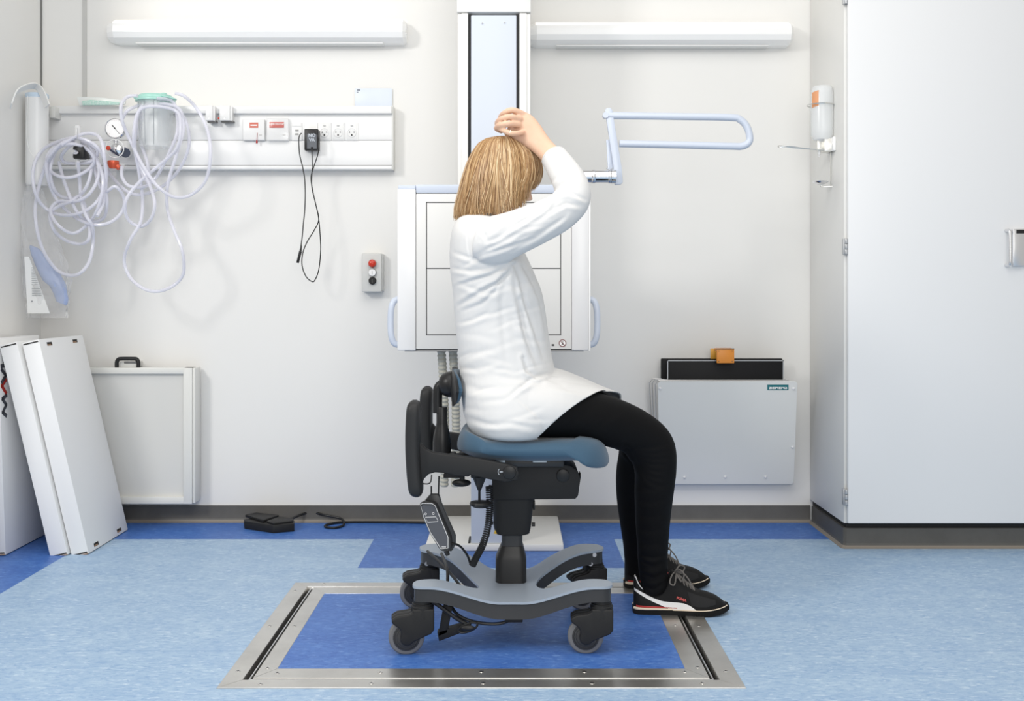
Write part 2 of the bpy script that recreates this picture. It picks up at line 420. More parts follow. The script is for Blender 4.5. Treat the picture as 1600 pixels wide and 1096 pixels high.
b = MB(); b.box((RX1, YW - .064, zz(265)), (RX1 + .006, YW, zz(164)), .002); part('end_cap', b, PGREY, rail)
b = MB(); b.box((RX0 - .006, YW - .064, zz(265)), (RX0, YW, zz(164)), .002); part('end_cap', b, PGREY, rail)
SOCK = mat('socket_white', (.82, .82, .81), .35); HOLE = mat('socket_hole', (.02, .02, .02), .6)
yf = YW - .0605
for k, px in enumerate((505.5, 527, 548.5)):
    x = P(px, 0, 365).x; zc = P(0, 204, 365).z
    b = MB(); b.box((x - .0275, yf - .004, zc - .039), (x + .0275, yf, zc + .039), .0015); so = part('socket', b, SOCK, rail)
    b = MB(); b.box((x - .022, yf - .006, zc - .035), (x + .022, yf - .0035, zc + .035), .001)
    b.lathe((x, yf - .0062, zc - .006), (0, -1, 0), [(.0195, 0), (.0195, .0015), (.018, .002), (.017, .0006), (.0005, .0006)], 28); part('insert', b, mat('socket_insert', (.78, .78, .77), .35), so)
    for dx, dz, r in ((-.0095, -.003, .0024), (.0095, -.003, .0024), (0, -.0155, .0035)):
        b = MB(); b.cyl((x + dx, yf - .0072, zc - .001 + dz), (x + dx, yf - .0085, zc - .001 + dz), r, n=10); part('contact_hole', b, HOLE, so)
    b = MB(); b.box((x - .005, yf - .0095, zc + .022), (x + .005, yf - .006, zc + .027), .001); part('switch_mark', b, mat('outlet_pale', srgb(200, 200, 198), .5), so)
# twin data outlet and hidden socket behind the charger
x = P(462, 0, 365).x; zc = P(0, 204, 365).z
b = MB(); b.box((x - .022, yf - .004, zc - .039), (x + .022, yf, zc + .039), .0015); b.box((x - .02, yf - .006, zc + .02), (x + .02, yf - .003, zc + .036), .001); b.mi = 1
for dz in (.004, -.012): b.box((x - .007, yf - .0055, zc + dz - .004), (x + .007, yf - .0038, zc + dz + .003)); 
part('data_outlet', b, [SOCK, mat('outlet_grey', srgb(150, 150, 148), .5)], rail)
x = P(484, 0, 365).x
b = MB(); b.box((x - .0275, yf - .004, zc - .039), (x + .0275, yf, zc + .039), .0015); part('socket', b, SOCK, rail)
REDL = mat('red_label', srgb(196, 62, 38), .5); PALELAB = mat('pale_red_label', srgb(206, 110, 92), .5)
CLEARP = mat('clear_plastic', (.93, .93, .93), .12, alpha=.12)
# call button box with pull cord
x0, x1 = P(378, 0, 365).x, P(412.5, 0, 365).x
b = MB(); b.box((x0, yf - .018, zz(219.5)), (x1, yf, zz(186)), .004, 3); cb = part('call_box', b, mat('call_box_white', (.77, .77, .765), .35), rail)
b = MB(); b.box((P(388, 0, 366).x, yf - .0190, zz(200)), (P(401.5, 0, 366).x, yf - .0178, zz(191.8))); part('label', b, PALELAB, cb, label='pale red label')
b = MB(); b.mi = 0; b.box((P(389.5, 0, 366).x, yf - .0194, zz(197)), (P(400, 0, 366).x, yf - .0188, zz(195))); part('lettering', b, mat('label_white', (.85, .82, .8), .5), cb)
b = MB(); x = P(399, 0, 367).x; b.tube([(x, yf - .02, zz(208)), (x, yf - .022, zz(214)), (x - .001, yf - .023, zz(220))], .0012, 6); b.lathe((x - .001, yf - .023, zz(219)), (0, 0, -1), [(.001, 0), (.003, .003), (.0045, .014), (.001, .015)], 12)
part('pull_cord', b, mat('red_cord', srgb(170, 40, 34), .5), cb)
b = MB(); b.box((P(402, 0, 367).x, yf - .019, zz(212)), (P(406, 0, 367).x, yf - .0178, zz(210.4))); part('mark', b, JOINT, cb)
x0, x1 = P(415.5, 0, 365).x, P(450, 0, 365).x
b = MB(); b.box((x0, yf - .018, zz(219.5)), (x1, yf, zz(185)), .004, 3); cb = part('call_box', b, mat('call_box_white', (1, 1, 1)), rail)
b = MB(); b.box((P(419, 0, 366).x, yf - .0200, zz(200)), (P(442, 0, 366).x, yf - .0178, zz(191)), .0004); part('label', b, REDL, cb, label='bright red label')
textmesh('lettering', 'HJERTESTOP', .0112, FRONT(((P(419, 0, 366).x + P(442, 0, 366).x) / 2, yf - .0203, zz(194.5))), mat('label_white', (1, 1, 1)), cb, bold=.0002)
b = MB(); b.box((x0 - .002, yf - .022, zz(222.5)), (x1 + .003, yf - .0185, zz(184)), .002)
part('clear_cover', b, CLEARP, cb, label='clear hinged cover')
b = MB(); b.box((P(439, 0, 367).x, yf - .0190, zz(212)), (P(443.5, 0, 367).x, yf - .0178, zz(210.4))); part('mark', b, JOINT, cb)

# clamps riding on the rail
for px0, px1, lab in ((317, 331, 'narrow white clamp block on the rail beside the canister hoses'), (339, 358, 'wider white clamp block on the rail left of the call boxes')):
    t = thing('rail_clamp', lab, 'clamp', (P((px0 + px1) / 2, 0, 368).x, YW - .1, zz(186)), 'clamp blocks on the rail')
    x0, x1 = P(px0, 0, 370).x, P(px1, 0, 370).x
    b = MB(); b.box((x0, YW - .112, P(0, 186, 370).z), (x1 - .008, YW - .078, P(0, 162, 370).z), .002); b.box((x1 - .012, YW - .105, P(0, 186, 370).z), (x1, YW - .075, P(0, 163, 370).z), .001); part('block', b, PWHITE, t)
    b = MB(); b.box((x0 + .004, YW - .1, P(0, 188.5, 370).z), (x1 + .004, YW - .07, P(0, 185.5, 370).z), .001); part('jaw', b, mat('dark_metal', (.15, .15, .15), .4, .8), t)
    b = MB(); b.cyl(((x0 + x1) / 2 - .004, YW - .1128, P(0, 183, 370).z), ((x0 + x1) / 2 - .004, YW - .1115, P(0, 183, 370).z), .0022, n=10); part('screw', b, SCREW, t)
    if px0 == 339:
        b = MB(); b.cyl((x0 - .009, YW - .1, P(0, 182, 370).z), (x0 + .001, YW - .1, P(0, 182, 370).z), .005, n=14); part('knob', b, REDL, t, label='small red knob')
# notice sheet standing behind the rail end
b = MB(); x0, x1 = P(554, 0, 360).x, P(612, 0, 360).x
b.box((x0, YW - .009, P(0, 168, 360).z), (x1, YW - .006, P(0, 137, 360).z), .0008); b.mi = 1
b.box((P(557, 0, 360).x, YW - .0095, P(0, 140.5, 360).z), (P(562, 0, 360).x, YW - .0085, P(0, 139, 360).z)); b.box((P(556.5, 0, 360).x, YW - .0095, P(0, 143.5, 360).z), (P(559, 0, 360).x, YW - .0085, P(0, 142.5, 360).z))
solo('notice_sheet', b, [mat('pale_blue_card', srgb(214, 222, 234), .4), mat('ink', (.08, .09, .12), .6)], 'pale blue card standing behind the right end of the wall duct', 'card')
# gauze packet on top of the rail
b = MB(); pts = [(120, 151), (124, 165), (160, 165), (195, 163), (196, 157), (160, 152.5)]
b.prism([P(x, y, 366) - Vector((0, .0, 0)) for x, y in pts], (0, .012, 0), .002)
b.mi = 1; b.prism([P(x, y, 367) for x, y in [(128, 158), (129, 164.5), (185, 164), (188, 160), (160, 157), (140, 156)]], (0, .006, 0), .001)
solo('sterile_packet', b, [mat('packet_film', (.80, .82, .80), .25), mat('mint_gauze', srgb(170, 212, 198), .6, noise=(160, srgb(208, 226, 218), .4, .6))], 'flat clear packet with mint green contents lying on the wall duct', 'packet')

# ------------------------------------------------------------------ charger with cord
ch = thing('power_adapter', 'black mains adapter plugged into the wall duct with its cord hanging down', 'power adapter', P(481, 232, 372))
b = MB(); b.box((P(470.8, 0, 372).x, YW - .112, P(0, 230.5, 374).z), (P(491, 0, 374).x, YW - .067, P(0, 196.5, 374).z), .004, 3); part('housing', b, BLACKP, ch)
b = MB(); b.box((P(472.5, 0, 375).x, YW - .1130, P(0, 227.5, 375).z), (P(488, 0, 375).x, YW - .1118, P(0, 204, 375).z)); part('rating_label', b, mat('label_grey', srgb(96, 100, 106), .5), ch)
MARK = mat('print_pale', srgb(190, 196, 204), .5)
textmesh('lettering', 'NO\nVA', .019, FRONT((P(480.5, 0, 375).x, YW - .1133, P(0, 210.0, 375).z)), MARK, ch, bold=.0008)
def pxl(pts, s, off=0, k=6): return catmull([P(x, y, s) + Vector((0, off, 0)) for x, y in pts], k)
b = MB()
b.tube(pxl([(490, 203), (495, 210), (498.5, 222), (497, 240), (490, 262), (486, 278), (489, 300), (494, 322), (498, 342), (500, 365), (501, 392), (498, 422), (492, 438), (487, 440), (478, 432), (472, 415), (473, 396), (480, 378), (491, 360), (498, 343), (493, 318), (487, 290), (488, 262), (487.5, 238), (487.5, 232)], 369), .0023, 8)
b.tube(pxl([(471, 208), (467, 216), (468, 240), (473, 262), (476, 280), (477, 304), (476, 330), (474, 350), (472, 372), (470, 386)], 371), .0023, 8)
part('cord', b, BLACKP, ch, label='thin black cord')
b = MB(); b.cyl(P(471, 384, 371), P(469.5, 393, 371), .0026, .005, 12); b.cyl(P(469.5, 393, 371), P(465, 411, 371), .0062, .0058, 12, bev=.001); part('plug', b, BLACKP, ch)
b = MB(); b.cyl(P(487.5, 230, 371), P(487.5, 238, 371), .0055, .0025, 12); part('strain_relief', b, BLACKP, ch)

# ------------------------------------------------------------------ control box with three buttons
ct = thing('control_box', 'small grey wall box with red white and black push buttons', 'control box', P(578, 457, 365))
b = MB(); b.box((P(561.5, 0, 368).x, YW - .055, P(0, 456.5, 368).z), (P(593, 0, 368).x, YW, P(0, 395, 368).z), .004, 3); part('housing', b, mat('enclosure_grey', srgb(205, 205, 202), .4), ct)
b = MB(); b.box((P(593, 0, 366).x - .001, YW - .04, P(0, 455, 366).z), (P(596, 0, 366).x, YW, P(0, 396, 366).z), .002); part('side_rim', b, mat('enclosure_grey', (1, 1, 1)), ct)
for y, m, nm in ((411, mat('red_button', srgb(200, 52, 30), .25), 'red mushroom button'), (425.5, PWHITE2, 'white button'), (438.5, BLACKP, 'black button')):
    c = P(577.5, y, 370); c.y = YW - .055
    b = MB(); b.cyl(c, c + Vector((0, -.006, 0)), .0165, n=28); part('bezel', b, BLACKP, ct)
    b = MB()
    if y == 411: b.lathe(c + Vector((0, -.004, 0)), (0, -1, 0), [(.012, 0), (.0172, .006), (.0172, .012), (.014, .019), (.008, .022), (.0005, .023)], 28)
    else: b.lathe(c + Vector((0, -.004, 0)), (0, -1, 0), [(.0155, 0), (.0155, .008), (.014, .0095), (.0005, .0098)], 28)
    bt = part('button', b, m, ct, label=nm)
    if y != 411:
        b = MB()
        for dz in (.004, -.001, -.006): b.box((c.x - .0015, c.y - .0142, c.z + dz - .0012), (c.x + .0015, c.y - .0136, c.z + dz + .0012))
        part('marking', b, mat('mark_grey', srgb(120, 118, 116), .5), bt)

# ------------------------------------------------------------------ x-ray wall stand
xs = thing('x_ray_stand', 'white and pale blue x-ray wall stand with square detector panel and side grips', 'x-ray stand', (0, F / 404, 0))
YCOL = F / 403
b = MB(); b.box((P(666, 0, 400).x, YCOL - .012, .0), (P(880, 0, 400).x, YW - .005, .028), .006)
part('base_plate', b, mat('cream_metal', (.80, .79, .76), .4), xs)
b = MB(); b.box((P(731.5, 0, 402).x, YCOL + .002, .0285), (P(735, 0, 402).x, YCOL + .12, .0295)); part('slot', b, GAP, xs)
b = MB(); b.box((P(809, 0, 402).x, YCOL + .002, .0285), (P(813, 0, 402).x, YCOL + .12, .0295)); part('slot', b, GAP, xs)
b = MB(); b.box((P(736, 0, 402).x, YCOL, .028), (P(807, 0, 402).x, YCOL + .14, P(0, 24.5, 402).z), .004); part('column', b, BLUEP2, xs)
for a, c in ((731.5, 736), (807, 811.5)):
    b = MB(); b.box((P(a, 0, 402).x, YCOL + .004, 1.0), (P(c, 0, 402).x, YCOL + .12, P(0, 24.5, 402).z)); part('guide_slot', b, GAP, xs, label='black vertical guide slot')
wz = P(0, 24, 400).z
b = MB()
for (a, c) in ((715, 731.5), (811.5, 829)):
    b.box((P(a, 0, 402).x, YCOL + .003, 1.0), (P(c, 0, 402).x, YW - .01, wz), .006)
    b.box((P(a + (0 if a > 800 else 6), 0, 402).x, YCOL - .004, 1.0), (P(c - (6 if a > 800 else 0), 0, 402).x, YCOL + .01, wz - .0), .003)
b.box((P(735, 0, 402).x, YCOL + .14, 1.0), (P(808, 0, 402).x, YW - .01, wz))
part('housing', b, mat('housing_white', (.82, .815, .79), .38), xs)
b = MB(); b.box((P(714, 0, 402).x, YCOL - .006, wz + .003), (P(829.5, 0, 402).x, YW - .01, 2.6), .004); part('header', b, mat('housing_white', (1, 1, 1)), xs)
for px, py in ((753.5, 36), (788.5, 35)):
    b = MB(); b.cyl(P(px, py, 403.5) , P(px, py, 402.5), .0025, n=10); part('screw', b, JOINT, xs)
# detector
SD = 440.; YD = F / SD; dz = lambda y: P(0, y, SD).z; dx = lambda x: P(x, 0, SD).x
b = MB(); b.box((dx(650), YD, dz(546)), (dx(893), YD + .12, dz(302.5)), .003); part('detector', b, mat('detector_cream', (.76, .755, .735), .35), xs)
b = MB(); b.box((dx(660), YD + .1, dz(500)), (dx(880), YCOL + .02, dz(340)), .01); part('carriage', b, PGREY, xs)
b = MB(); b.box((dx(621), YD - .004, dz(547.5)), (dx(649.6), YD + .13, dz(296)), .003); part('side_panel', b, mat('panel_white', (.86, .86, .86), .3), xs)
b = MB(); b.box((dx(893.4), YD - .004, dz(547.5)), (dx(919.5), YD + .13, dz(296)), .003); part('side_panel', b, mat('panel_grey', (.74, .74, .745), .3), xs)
b = MB(); b.box((dx(919.5), YD - .006, dz(548)), (dx(922.5), YD + .13, dz(294)), .001); part('edge_strip', b, PWHITE2, xs)
b = MB(); b.box((dx(622), YD + .002, dz(296)), (dx(649.6), YD + .12, dz(289.5)), .003); b.box((dx(650), YD - .002, dz(302)), (dx(893), YD + .12, dz(288.5)), .004); b.box((dx(893.4), YD + .002, dz(296)), (dx(920), YD + .12, dz(289.5)), .003); part('top_rim', b, BLUEP, xs, label='pale blue top rim')
b = MB(); b.box((dx(632), YD + .004, dz(549.5)), (dx(912), YD + .11, dz(547)), .001); part('bottom_seal', b, mat('seal_grey', (.3, .3, .3), .5), xs)
LINE = mat('print_line', (.05, .05, .05), .6)
b = MB(); yd = YD - .0006; lw = .0016
for (xa, ya, xb, yb) in ((666.5, 316.5, 876, 316.5), (666.5, 523.5, 876, 523.5), (666.5, 419.5, 876, 419.5)): b.box((dx(xa), yd, dz(ya) - lw), (dx(xb), YD + .001, dz(ya) + lw))
for xa in (666.5, 876): b.box((dx(xa) - lw, yd, dz(523.5) - lw), (dx(xa) + lw, YD + .001, dz(316.5) + lw))
b.box((dx(862), yd, dz(541)), (dx(866), YD + .001, dz(538)))
part('field_outline', b, LINE, xs, label='thin black field marking lines')
# small prohibition sign
c = P(879, 536.5, SD); c.y = YD
b = MB(); b.cyl(c, c + Vector((0, -.0008, 0)), .0125, n=32); b.mi = 1; n = 32
b.tube([c + Vector((math.cos(a) * .0118, -.001, math.sin(a) * .0118)) for a in [2 * PI * i / n for i in range(n)]], .0013, 6, closed=True)
b.cyl(c + Vector((-.008, -.001, .008)), c + Vector((.008, -.001, -.008)), .0011, n=6); b.mi = 2
b.box((c.x - .0015, c.y - .0014, c.z - .004), (c.x + .0015, c.y - .0006, c.z + .003)); b.cyl(c + Vector((.001, -.0006, .0055)), c + Vector((.001, -.0014, .0055)), .0017, n=10)
b.cyl(c + Vector((0, -.001, -.003)), c + Vector((-.005, -.001, -.007)), .0009, n=6); b.cyl(c + Vector((0, -.001, .002)), c + Vector((-.005, -.001, .0)), .0008, n=6); b.cyl(c + Vector((0, -.001, -.003)), c + Vector((.003, -.001, -.007)), .0009, n=6)
part('warning_sign', b, [PWHITE2, mat('sign_dark_red', srgb(112, 44, 44), .5), LINE], xs, label='small round prohibition sign')
# side grips
for sg, xb in ((-1, 621), (1, 922)):
    x = dx(xb); b = MB()
    za, zb = dz(468), dz(540)
    pts = [(x - sg * .01, YD + .05, za), (x + sg * .014, YD + .045, za - .004), (x + sg * .026, YD + .04, za - .03), (x + sg * .029, YD + .04, (za + zb) / 2), (x + sg * .026, YD + .04, zb + .03), (x + sg * .014, YD + .045, zb + .004), (x - sg * .01, YD + .05, zb)]
    b.tube(catmull(pts, 6), .0115, 14); part('grip', b, BLUEP, xs, label='pale blue curved side grip')
# overhead handrail
SH = 428.; cc = lambda x, y: P(x, y, SH)
b = MB(); b.cyl(cc(880, 276), cc(961, 276), .0235, n=24); b.cyl(cc(955, 276), cc(962, 276), .0265, n=24); b.cyl(cc(924, 276), cc(930, 276), .026, n=24, bev=.002); b.cyl(cc(950, 276), cc(955, 276), .0262, n=24, bev=.002)
b.cyl(cc(880, 276), (cc(880, 276).x, YD + .06, cc(880, 276).z), .0235, n=20)
part('pivot_tube', b, CHROME, xs, label='chrome pivot tube')
b = MB()
b.prism([cc(*q) for q in ((945.5, 172), (948, 168.5), (954, 168.5), (957, 172), (971.5, 262), (973.5, 285), (970, 288.5), (961, 288.5), (959.5, 284), (959, 262))], (0, .02, 0), .003)
b.prism([cc(*q) + Vector((0, .022, 0)) for q in ((948, 217), (953, 217), (959.5, 262), (953, 264), (948, 262), (951, 262))], (0, .012, 0), .002)
b.cyl(cc(946.5, 180) + Vector((0, -.004, 0)), cc(946.5, 180) + Vector((0, .024, 0)), .011, n=16)
part('rail_bracket', b, BLUEP, xs, label='pale blue slanted bracket')
b = MB(); b.tube([cc(951, 180) + Vector((0, .01, 0))] + catmull([cc(x, y) + Vector((0, .01, 0)) for x, y in ((955, 180), (1060, 181.5), (1142, 183), (1158, 187), (1168, 198), (1172.5, 214), (1170, 223), (1160, 228), (1142, 228), (1060, 226), (968, 224))], 7), .0133, 16)
part('handrail', b, BLUEP, xs, label='pale blue looped handrail')
# corrugated hoses under the detector
for px0, px1 in ((689, 694), (707, 711)):
    b = MB(); n = 70; pr = []
    a = P(px0, 540, 432); c = P(px1, 760, 424)
    pts = [a.lerp(c, i / n) + Vector((math.sin(i / n * PI) * .008, 0, 0)) for i in range(n + 1)]
    b.tube(pts, [.0165 if i % 2 else .0138 for i in range(n + 1)], 16); part('cable_hose', b, mat('hose_grey', srgb(190, 188, 176), .5), xs, label='ribbed grey cable hose')

# ------------------------------------------------------------------ cassette rack
cr = thing('cassette_rack', 'pale grey wall rack with teal name badge holding black plates', 'wall rack', P(1136, 757, 362))
def rp(x, y, off=0):     # leaning front panel, top further out
    s0, s1 = 374., 362.; t = (y - 596) / (757 - 596.); s = s0 + (s1 - s0) * t
    v = P(x, y, s); v.y += off if off < 0 else off * max(.12, 1 - t * .95) ; return v
b = MB(); q = []
for (cx, cy, a0) in ((1033, 601, PI), (1241, 601, 1.5 * PI), (1235.5, 752, 0), (1035, 752, .5 * PI)):
    for k in range(5):
        a = a0 + k * PI / 8; q.append(rp(cx + 5 * math.cos(a), cy + 5 * math.sin(a)))
b.prism(q, (0, .004, 0), .0008, 1); part('front_panel', b, mat('rack_grey', (.80, .795, .765), .35), cr)
for k, (ox, dy) in enumerate(((0, .045), (-3, .09), (-5.5, .125))):
    b = MB(); pts = [rp(1027 + ox, 752, dy), rp(1026 + ox, 602, dy), rp(1031 + ox, 596, dy), rp(1236, 596, dy), rp(1240, 600, dy), rp(1238, 752, dy)]
    b.tube(pts, .0026, 8); part('divider_wire', b, mat('rack_wire', (.6, .6, .6), .35, .4), cr)
b = MB(); b.box((P(1024, 0, 358).x, YW - .004, P(0, 757, 358).z), (P(1240, 0, 358).x, YW, P(0, 598, 358).z), .001)
b.box((P(1036, 0, 362).x, F / 361.5, P(0, 757, 362).z), (P(1234, 0, 362).x, YW, P(0, 754, 362).z), .001); part('back_plate', b, mat('rack_grey2', (.78, .78, .765), .4), cr)
BUMP = mat('rivet_cap', (.74, .74, .75), .3)
for x, y in ((1031.5, 607.5), (1240, 607.5), (1238.3, 699), (1069.5, 746), (1133, 745.5), (1196, 745.5)):
    b = MB(); b.lathe(rp(x, y), (0, -1, 0), [(.0065, 0), (.0055, .003), (.003, .0048), (.0003, .005)], 14); part('rivet', b, BUMP, cr)
a, c = rp(1199, 609.7), rp(1231.5, 601.5)
b = MB(); b.prism([rp(1199, 610, -.0008), rp(1232, 610, -.0008), rp(1232, 601.4, -.0008), rp(1199, 601.4, -.0008)], (0, .0008, 0)); part('badge', b, mat('teal_badge', srgb(42, 118, 124), .5), cr, label='teal badge')
m = Matrix.Translation(rp(1215.5, 605.8, -.0012)) @ Matrix.Rotation(PI / 2 - .045, 4, 'X')
textmesh('lettering', 'SIEMENS', .0205, m, PWHITE2, cr, bold=.0005)
# plates in the rack
b = MB(); b.box((P(1043, 0, 370).x, F / 370, P(0, 640, 370).z), (P(1224, 0, 370).x, F / 370 + .016, P(0, 563.5, 370).z), .003)
b.mi = 1; b.box((P(1042.5, 0, 370).x, F / 370 - .0015, P(0, 640, 370).z), (P(1044, 0, 370).x, F / 370 + .004, P(0, 563, 370).z)); b.box((P(1042.5, 0, 370).x, F / 370 - .0015, P(0, 564.4, 370).z), (P(1224.5, 0, 370).x, F / 370 + .004, P(0, 563, 370).z)); b.box((P(1223, 0, 370).x, F / 370 - .0015, P(0, 640, 370).z), (P(1224.5, 0, 370).x, F / 370 + .004, P(0, 563, 370).z))
solo('cassette', b, [mat('cassette_black', (.008, .008, .009), .5, spec=.2), mat('cassette_edge', srgb(170, 172, 174), .35, .4)], 'black x-ray plate in the rack, in front with pale edge', 'x-ray plate', 'plates in the wall rack')
b = MB(); b.box((P(1033, 0, 364).x, F / 364, P(0, 640, 364).z), (P(1223, 0, 364).x, F / 364 + .016, P(0, 560.5, 364).z), .004)
solo('cassette', b, [mat('cassette_black', (1, 1, 1))], 'black x-ray plate in the rack, rear one reaching further left', 'x-ray plate', 'plates in the wall rack')
OR = mat('orange_plastic', srgb(222, 140, 50), .4)
oc = thing('orange_marker', 'orange block clip straddling the plates in the wall rack', 'clip', P(1133, 568, 372))
b = MB(); b.box((P(1120, 0, 374).x, F / 374, P(0, 568, 374).z), (P(1147.5, 0, 374).x, F / 374 + .012, P(0, 545.5, 374).z), .003); b.box((P(1120.5, 0, 372).x, F / 372 - .002, P(0, 550, 372).z), (P(1147, 0, 372).x, F / 372 + .06, P(0, 545, 372).z), .002); part('front_block', b, OR, oc)
b = MB(); b.box((P(1109.5, 0, 364).x, F / 364 - .012, P(0, 561, 364).z), (P(1121, 0, 364).x, F / 364 - .002, P(0, 544.5, 364).z), .002); part('rear_tab', b, mat('amber_plastic', srgb(228, 168, 66), .4), oc)
b = MB()
for x, y in ((1123, 548.5), (1144, 548.5), (1123, 565), (1144, 565)): b.cyl(P(x, y, 374) + Vector((0, .001, 0)), P(x, y, 374) - Vector((0, .001, 0)), .0022, n=8)
b.box((P(1120, 0, 374).x, F / 374 - .001, P(0, 546.3, 374).z), (P(1147.5, 0, 374).x, F / 374 + .012, P(0, 544.8, 374).z)); part('rivets', b, mat('dark_rivet', (.12, .1, .08), .5, .5), oc)

# ------------------------------------------------------------------ soap dispenser on the cupboard side
sd = thing('soap_dispenser', 'wall mounted elbow-lever dispenser with translucent bottle on the cupboard side', 'dispenser', P(1300, 293, 385))
WIRE = mat('steel_wire', (.74, .74, .72), .2, 1)
sp = 385.; D = lambda x, y, o=0: P(x, y, sp) + Vector((0, o, 0))
b = MB(); b.lathe(D(1284.5, 222), (0, 0, 1), [(.012, 0), (.034, .008), (.044, .03), (.045, .05), (.045, .19), (.042, .215), (.036, .225), (.0005, .226)], 30); bo = part('bottle', b, mat('bottle_translucent', (.86, .88, .89), .2, alpha=.55), sd, label='translucent plastic bottle')
b = MB(); n = 8; a0 = PI * .98
c0 = D(1284.5, 0)
r0 = []; r1 = []
for i in range(n + 1):
    a = -PI + .25 + (.75) * i / n
    x = c0.x + math.cos(a) * .0456; y = c0.y + math.sin(a) * .0456
    r0.append(b.bm.verts.new((x, y, D(0, 170).z + .006 * i / n))); r1.append(b.bm.verts.new((x, y, D(0, 146).z + .006 * i / n)))
for i in range(n): b._tag([b.bm.faces.new((r0[i], r0[i + 1], r1[i + 1], r1[i]))])
part('bottle_label', b, mat('orange_label', srgb(226, 160, 116), .5), bo, label='orange label')
b = MB(); zr = D(0, 164.5).z; n = 28
ringpts = [(c0.x - .006 + math.cos(a) * .054, c0.y + math.sin(a) * .052, zr) for a in [PI * .22 + (2 * PI - .44 * PI) * i / n for i in range(n + 1)]]
b.tube([D(1302, 164.5, .0)] + ringpts + [D(1302, 164.5, .0)], .0022, 7)
b.tube([D(1302, 163), D(1302, 220)], .0026, 8); b.tube([D(1303, 236), D(1305, 291), D(1284, 292), D(1282, 290)], .0026, 8); b.tube([D(1298, 238), D(1298, 292)], .0026, 8)
b.tube([D(1302, 200, .0), (XC, D(0, 0).y, D(0, 200).z)], .003, 8)
part('wire_frame', b, WIRE, sd)
b = MB(); b.box(tuple(D(1285, 238, -.03)), tuple(D(1307, 218, .03)), .002); b.cyl(D(1302, 228), (XC, D(0, 0).y, D(0, 228).z), .012, n=16); b.box(tuple(D(1276, 236, -.012)), tuple(D(1286, 220, .012)), .002); part('pump_bracket', b, mat('satin_steel', (.78, .77, .73), .3, .85), sd)
b = MB(); b.box((XC - .012, D(0, 0).y - .05, D(0, 238).z), (XC, D(0, 0).y + .05, D(0, 216).z), .003); part('wall_plate', b, PWHITE2, sd)
b = MB(); b.cyl(D(1280, 226), D(1280, 242), .006, n=12); b.cyl(D(1280, 242), D(1280, 246), .0035, n=10); b.lathe(D(1281, 222), (0, 0, 1), [(.014, 0), (.014, .012), (.01, .016), (.0005, .016)], 16); part('nozzle', b, mat('nozzle_clear', (.8, .8, .8), .15, alpha=.75), sd)
b = MB(); b.tube(catmull([D(1282, 234, -.012), D(1255, 233, -.02), D(1232, 230, -.02), D(1217, 231.5, -.018), D(1215, 229, -.008), D(1220, 228, .002), D(1240, 231, .0), D(1282, 234, .005)], 6), .0022, 8); part('lever', b, WIRE, sd, label='long bent wire lever')
b = MB(); c = D(1282, 287); b.lathe(c, (0, 0, 1), [(.0005, -.005), (.012, -.0045), (.026, .001), (.033, .008), (.032, .009), (.024, .003), (.0005, -.003)], 26); part('drip_tray', b, CHROME, sd)
# ------------------------------------------------------------------ suction canister, regulator, flowmeter and hoses
def C1(x, y): return (x / 2.608, 100 + y / 2.608)
CLR = mat('canister_clear', (.90, .93, .94), .08, alpha=.28)
MINT = mat('mint_lid', srgb(166, 214, 202), .35)
sc = 372.
cn = thing('suction_canister', 'clear suction canister with mint green lid hanging on the wall duct', 'canister', P(243, 232, sc))
c = P(243, 232, sc); r = 27.5 / sc
b = MB(); b.lathe(c, (0, 0, 1), [(r * .80, 0), (r * .86, .004), (r * .9, .02), (r, .19), (r * 1.02, .2)], 40, caps=True); bo = part('canister_body', b, CLR, cn)
b = MB(); b.lathe(c, (0, 0, 1), [(r * .80 - .003, .003), (r * .83, .004), (r * .97, .19)], 40, caps=False); part('inner_wall', b, mat('canister_inner', (.9, .92, .93), .1, alpha=.22), bo)
b = MB()
for a in (-2.4, -1.9, -1.35): b.tube([c + Vector((math.cos(a) * r * .9, math.sin(a) * r * .9, .012)), c + Vector((math.cos(a) * r * 1.02, math.sin(a) * r * 1.02, .19))], .0013, 6)
b.tube([c + Vector((.004, -r * .45, .01)), c + Vector((.004, -r * .45, .19))], .002, 6); part('ribs', b, mat('clear_rib', (.45, .48, .5), .2, alpha=.6), bo)
b = MB(); b.lathe(c, (0, 0, 1), [(r * 1.02, .193), (r * 1.1, .195), (r * 1.1, .202), (r * 1.02, .206), (r * 1.0, .214), (r * .9, .221), (r * .5, .2245), (.0005, .225)], 40)
b.lathe(c + Vector((.045, -.03, .214)), (0, 0, 1), [(.013, 0), (.013, .010), (.009, .013), (.0005, .013)], 16); b.lathe(c + Vector((-.05, -.02, .208)), (-1, 0, .1), [(.007, 0), (.006, .03), (.0045, .034)], 12)
b.tube(catmull([c + Vector(q) for q in ((.045, -.06, .21), (.08, -.062, .203), (.1, -.05, .198), (.095, -.04, .198), (.07, -.05, .206))], 5), .003, 8)
part('lid', b, MINT, cn, label='mint green lid')
b = MB(); b.box((c.x - .03, c.y + r * .9, c.z + .14), (c.x + .03, YW - .078, c.z + .2), .004); part('bracket', b, PWHITE, cn)
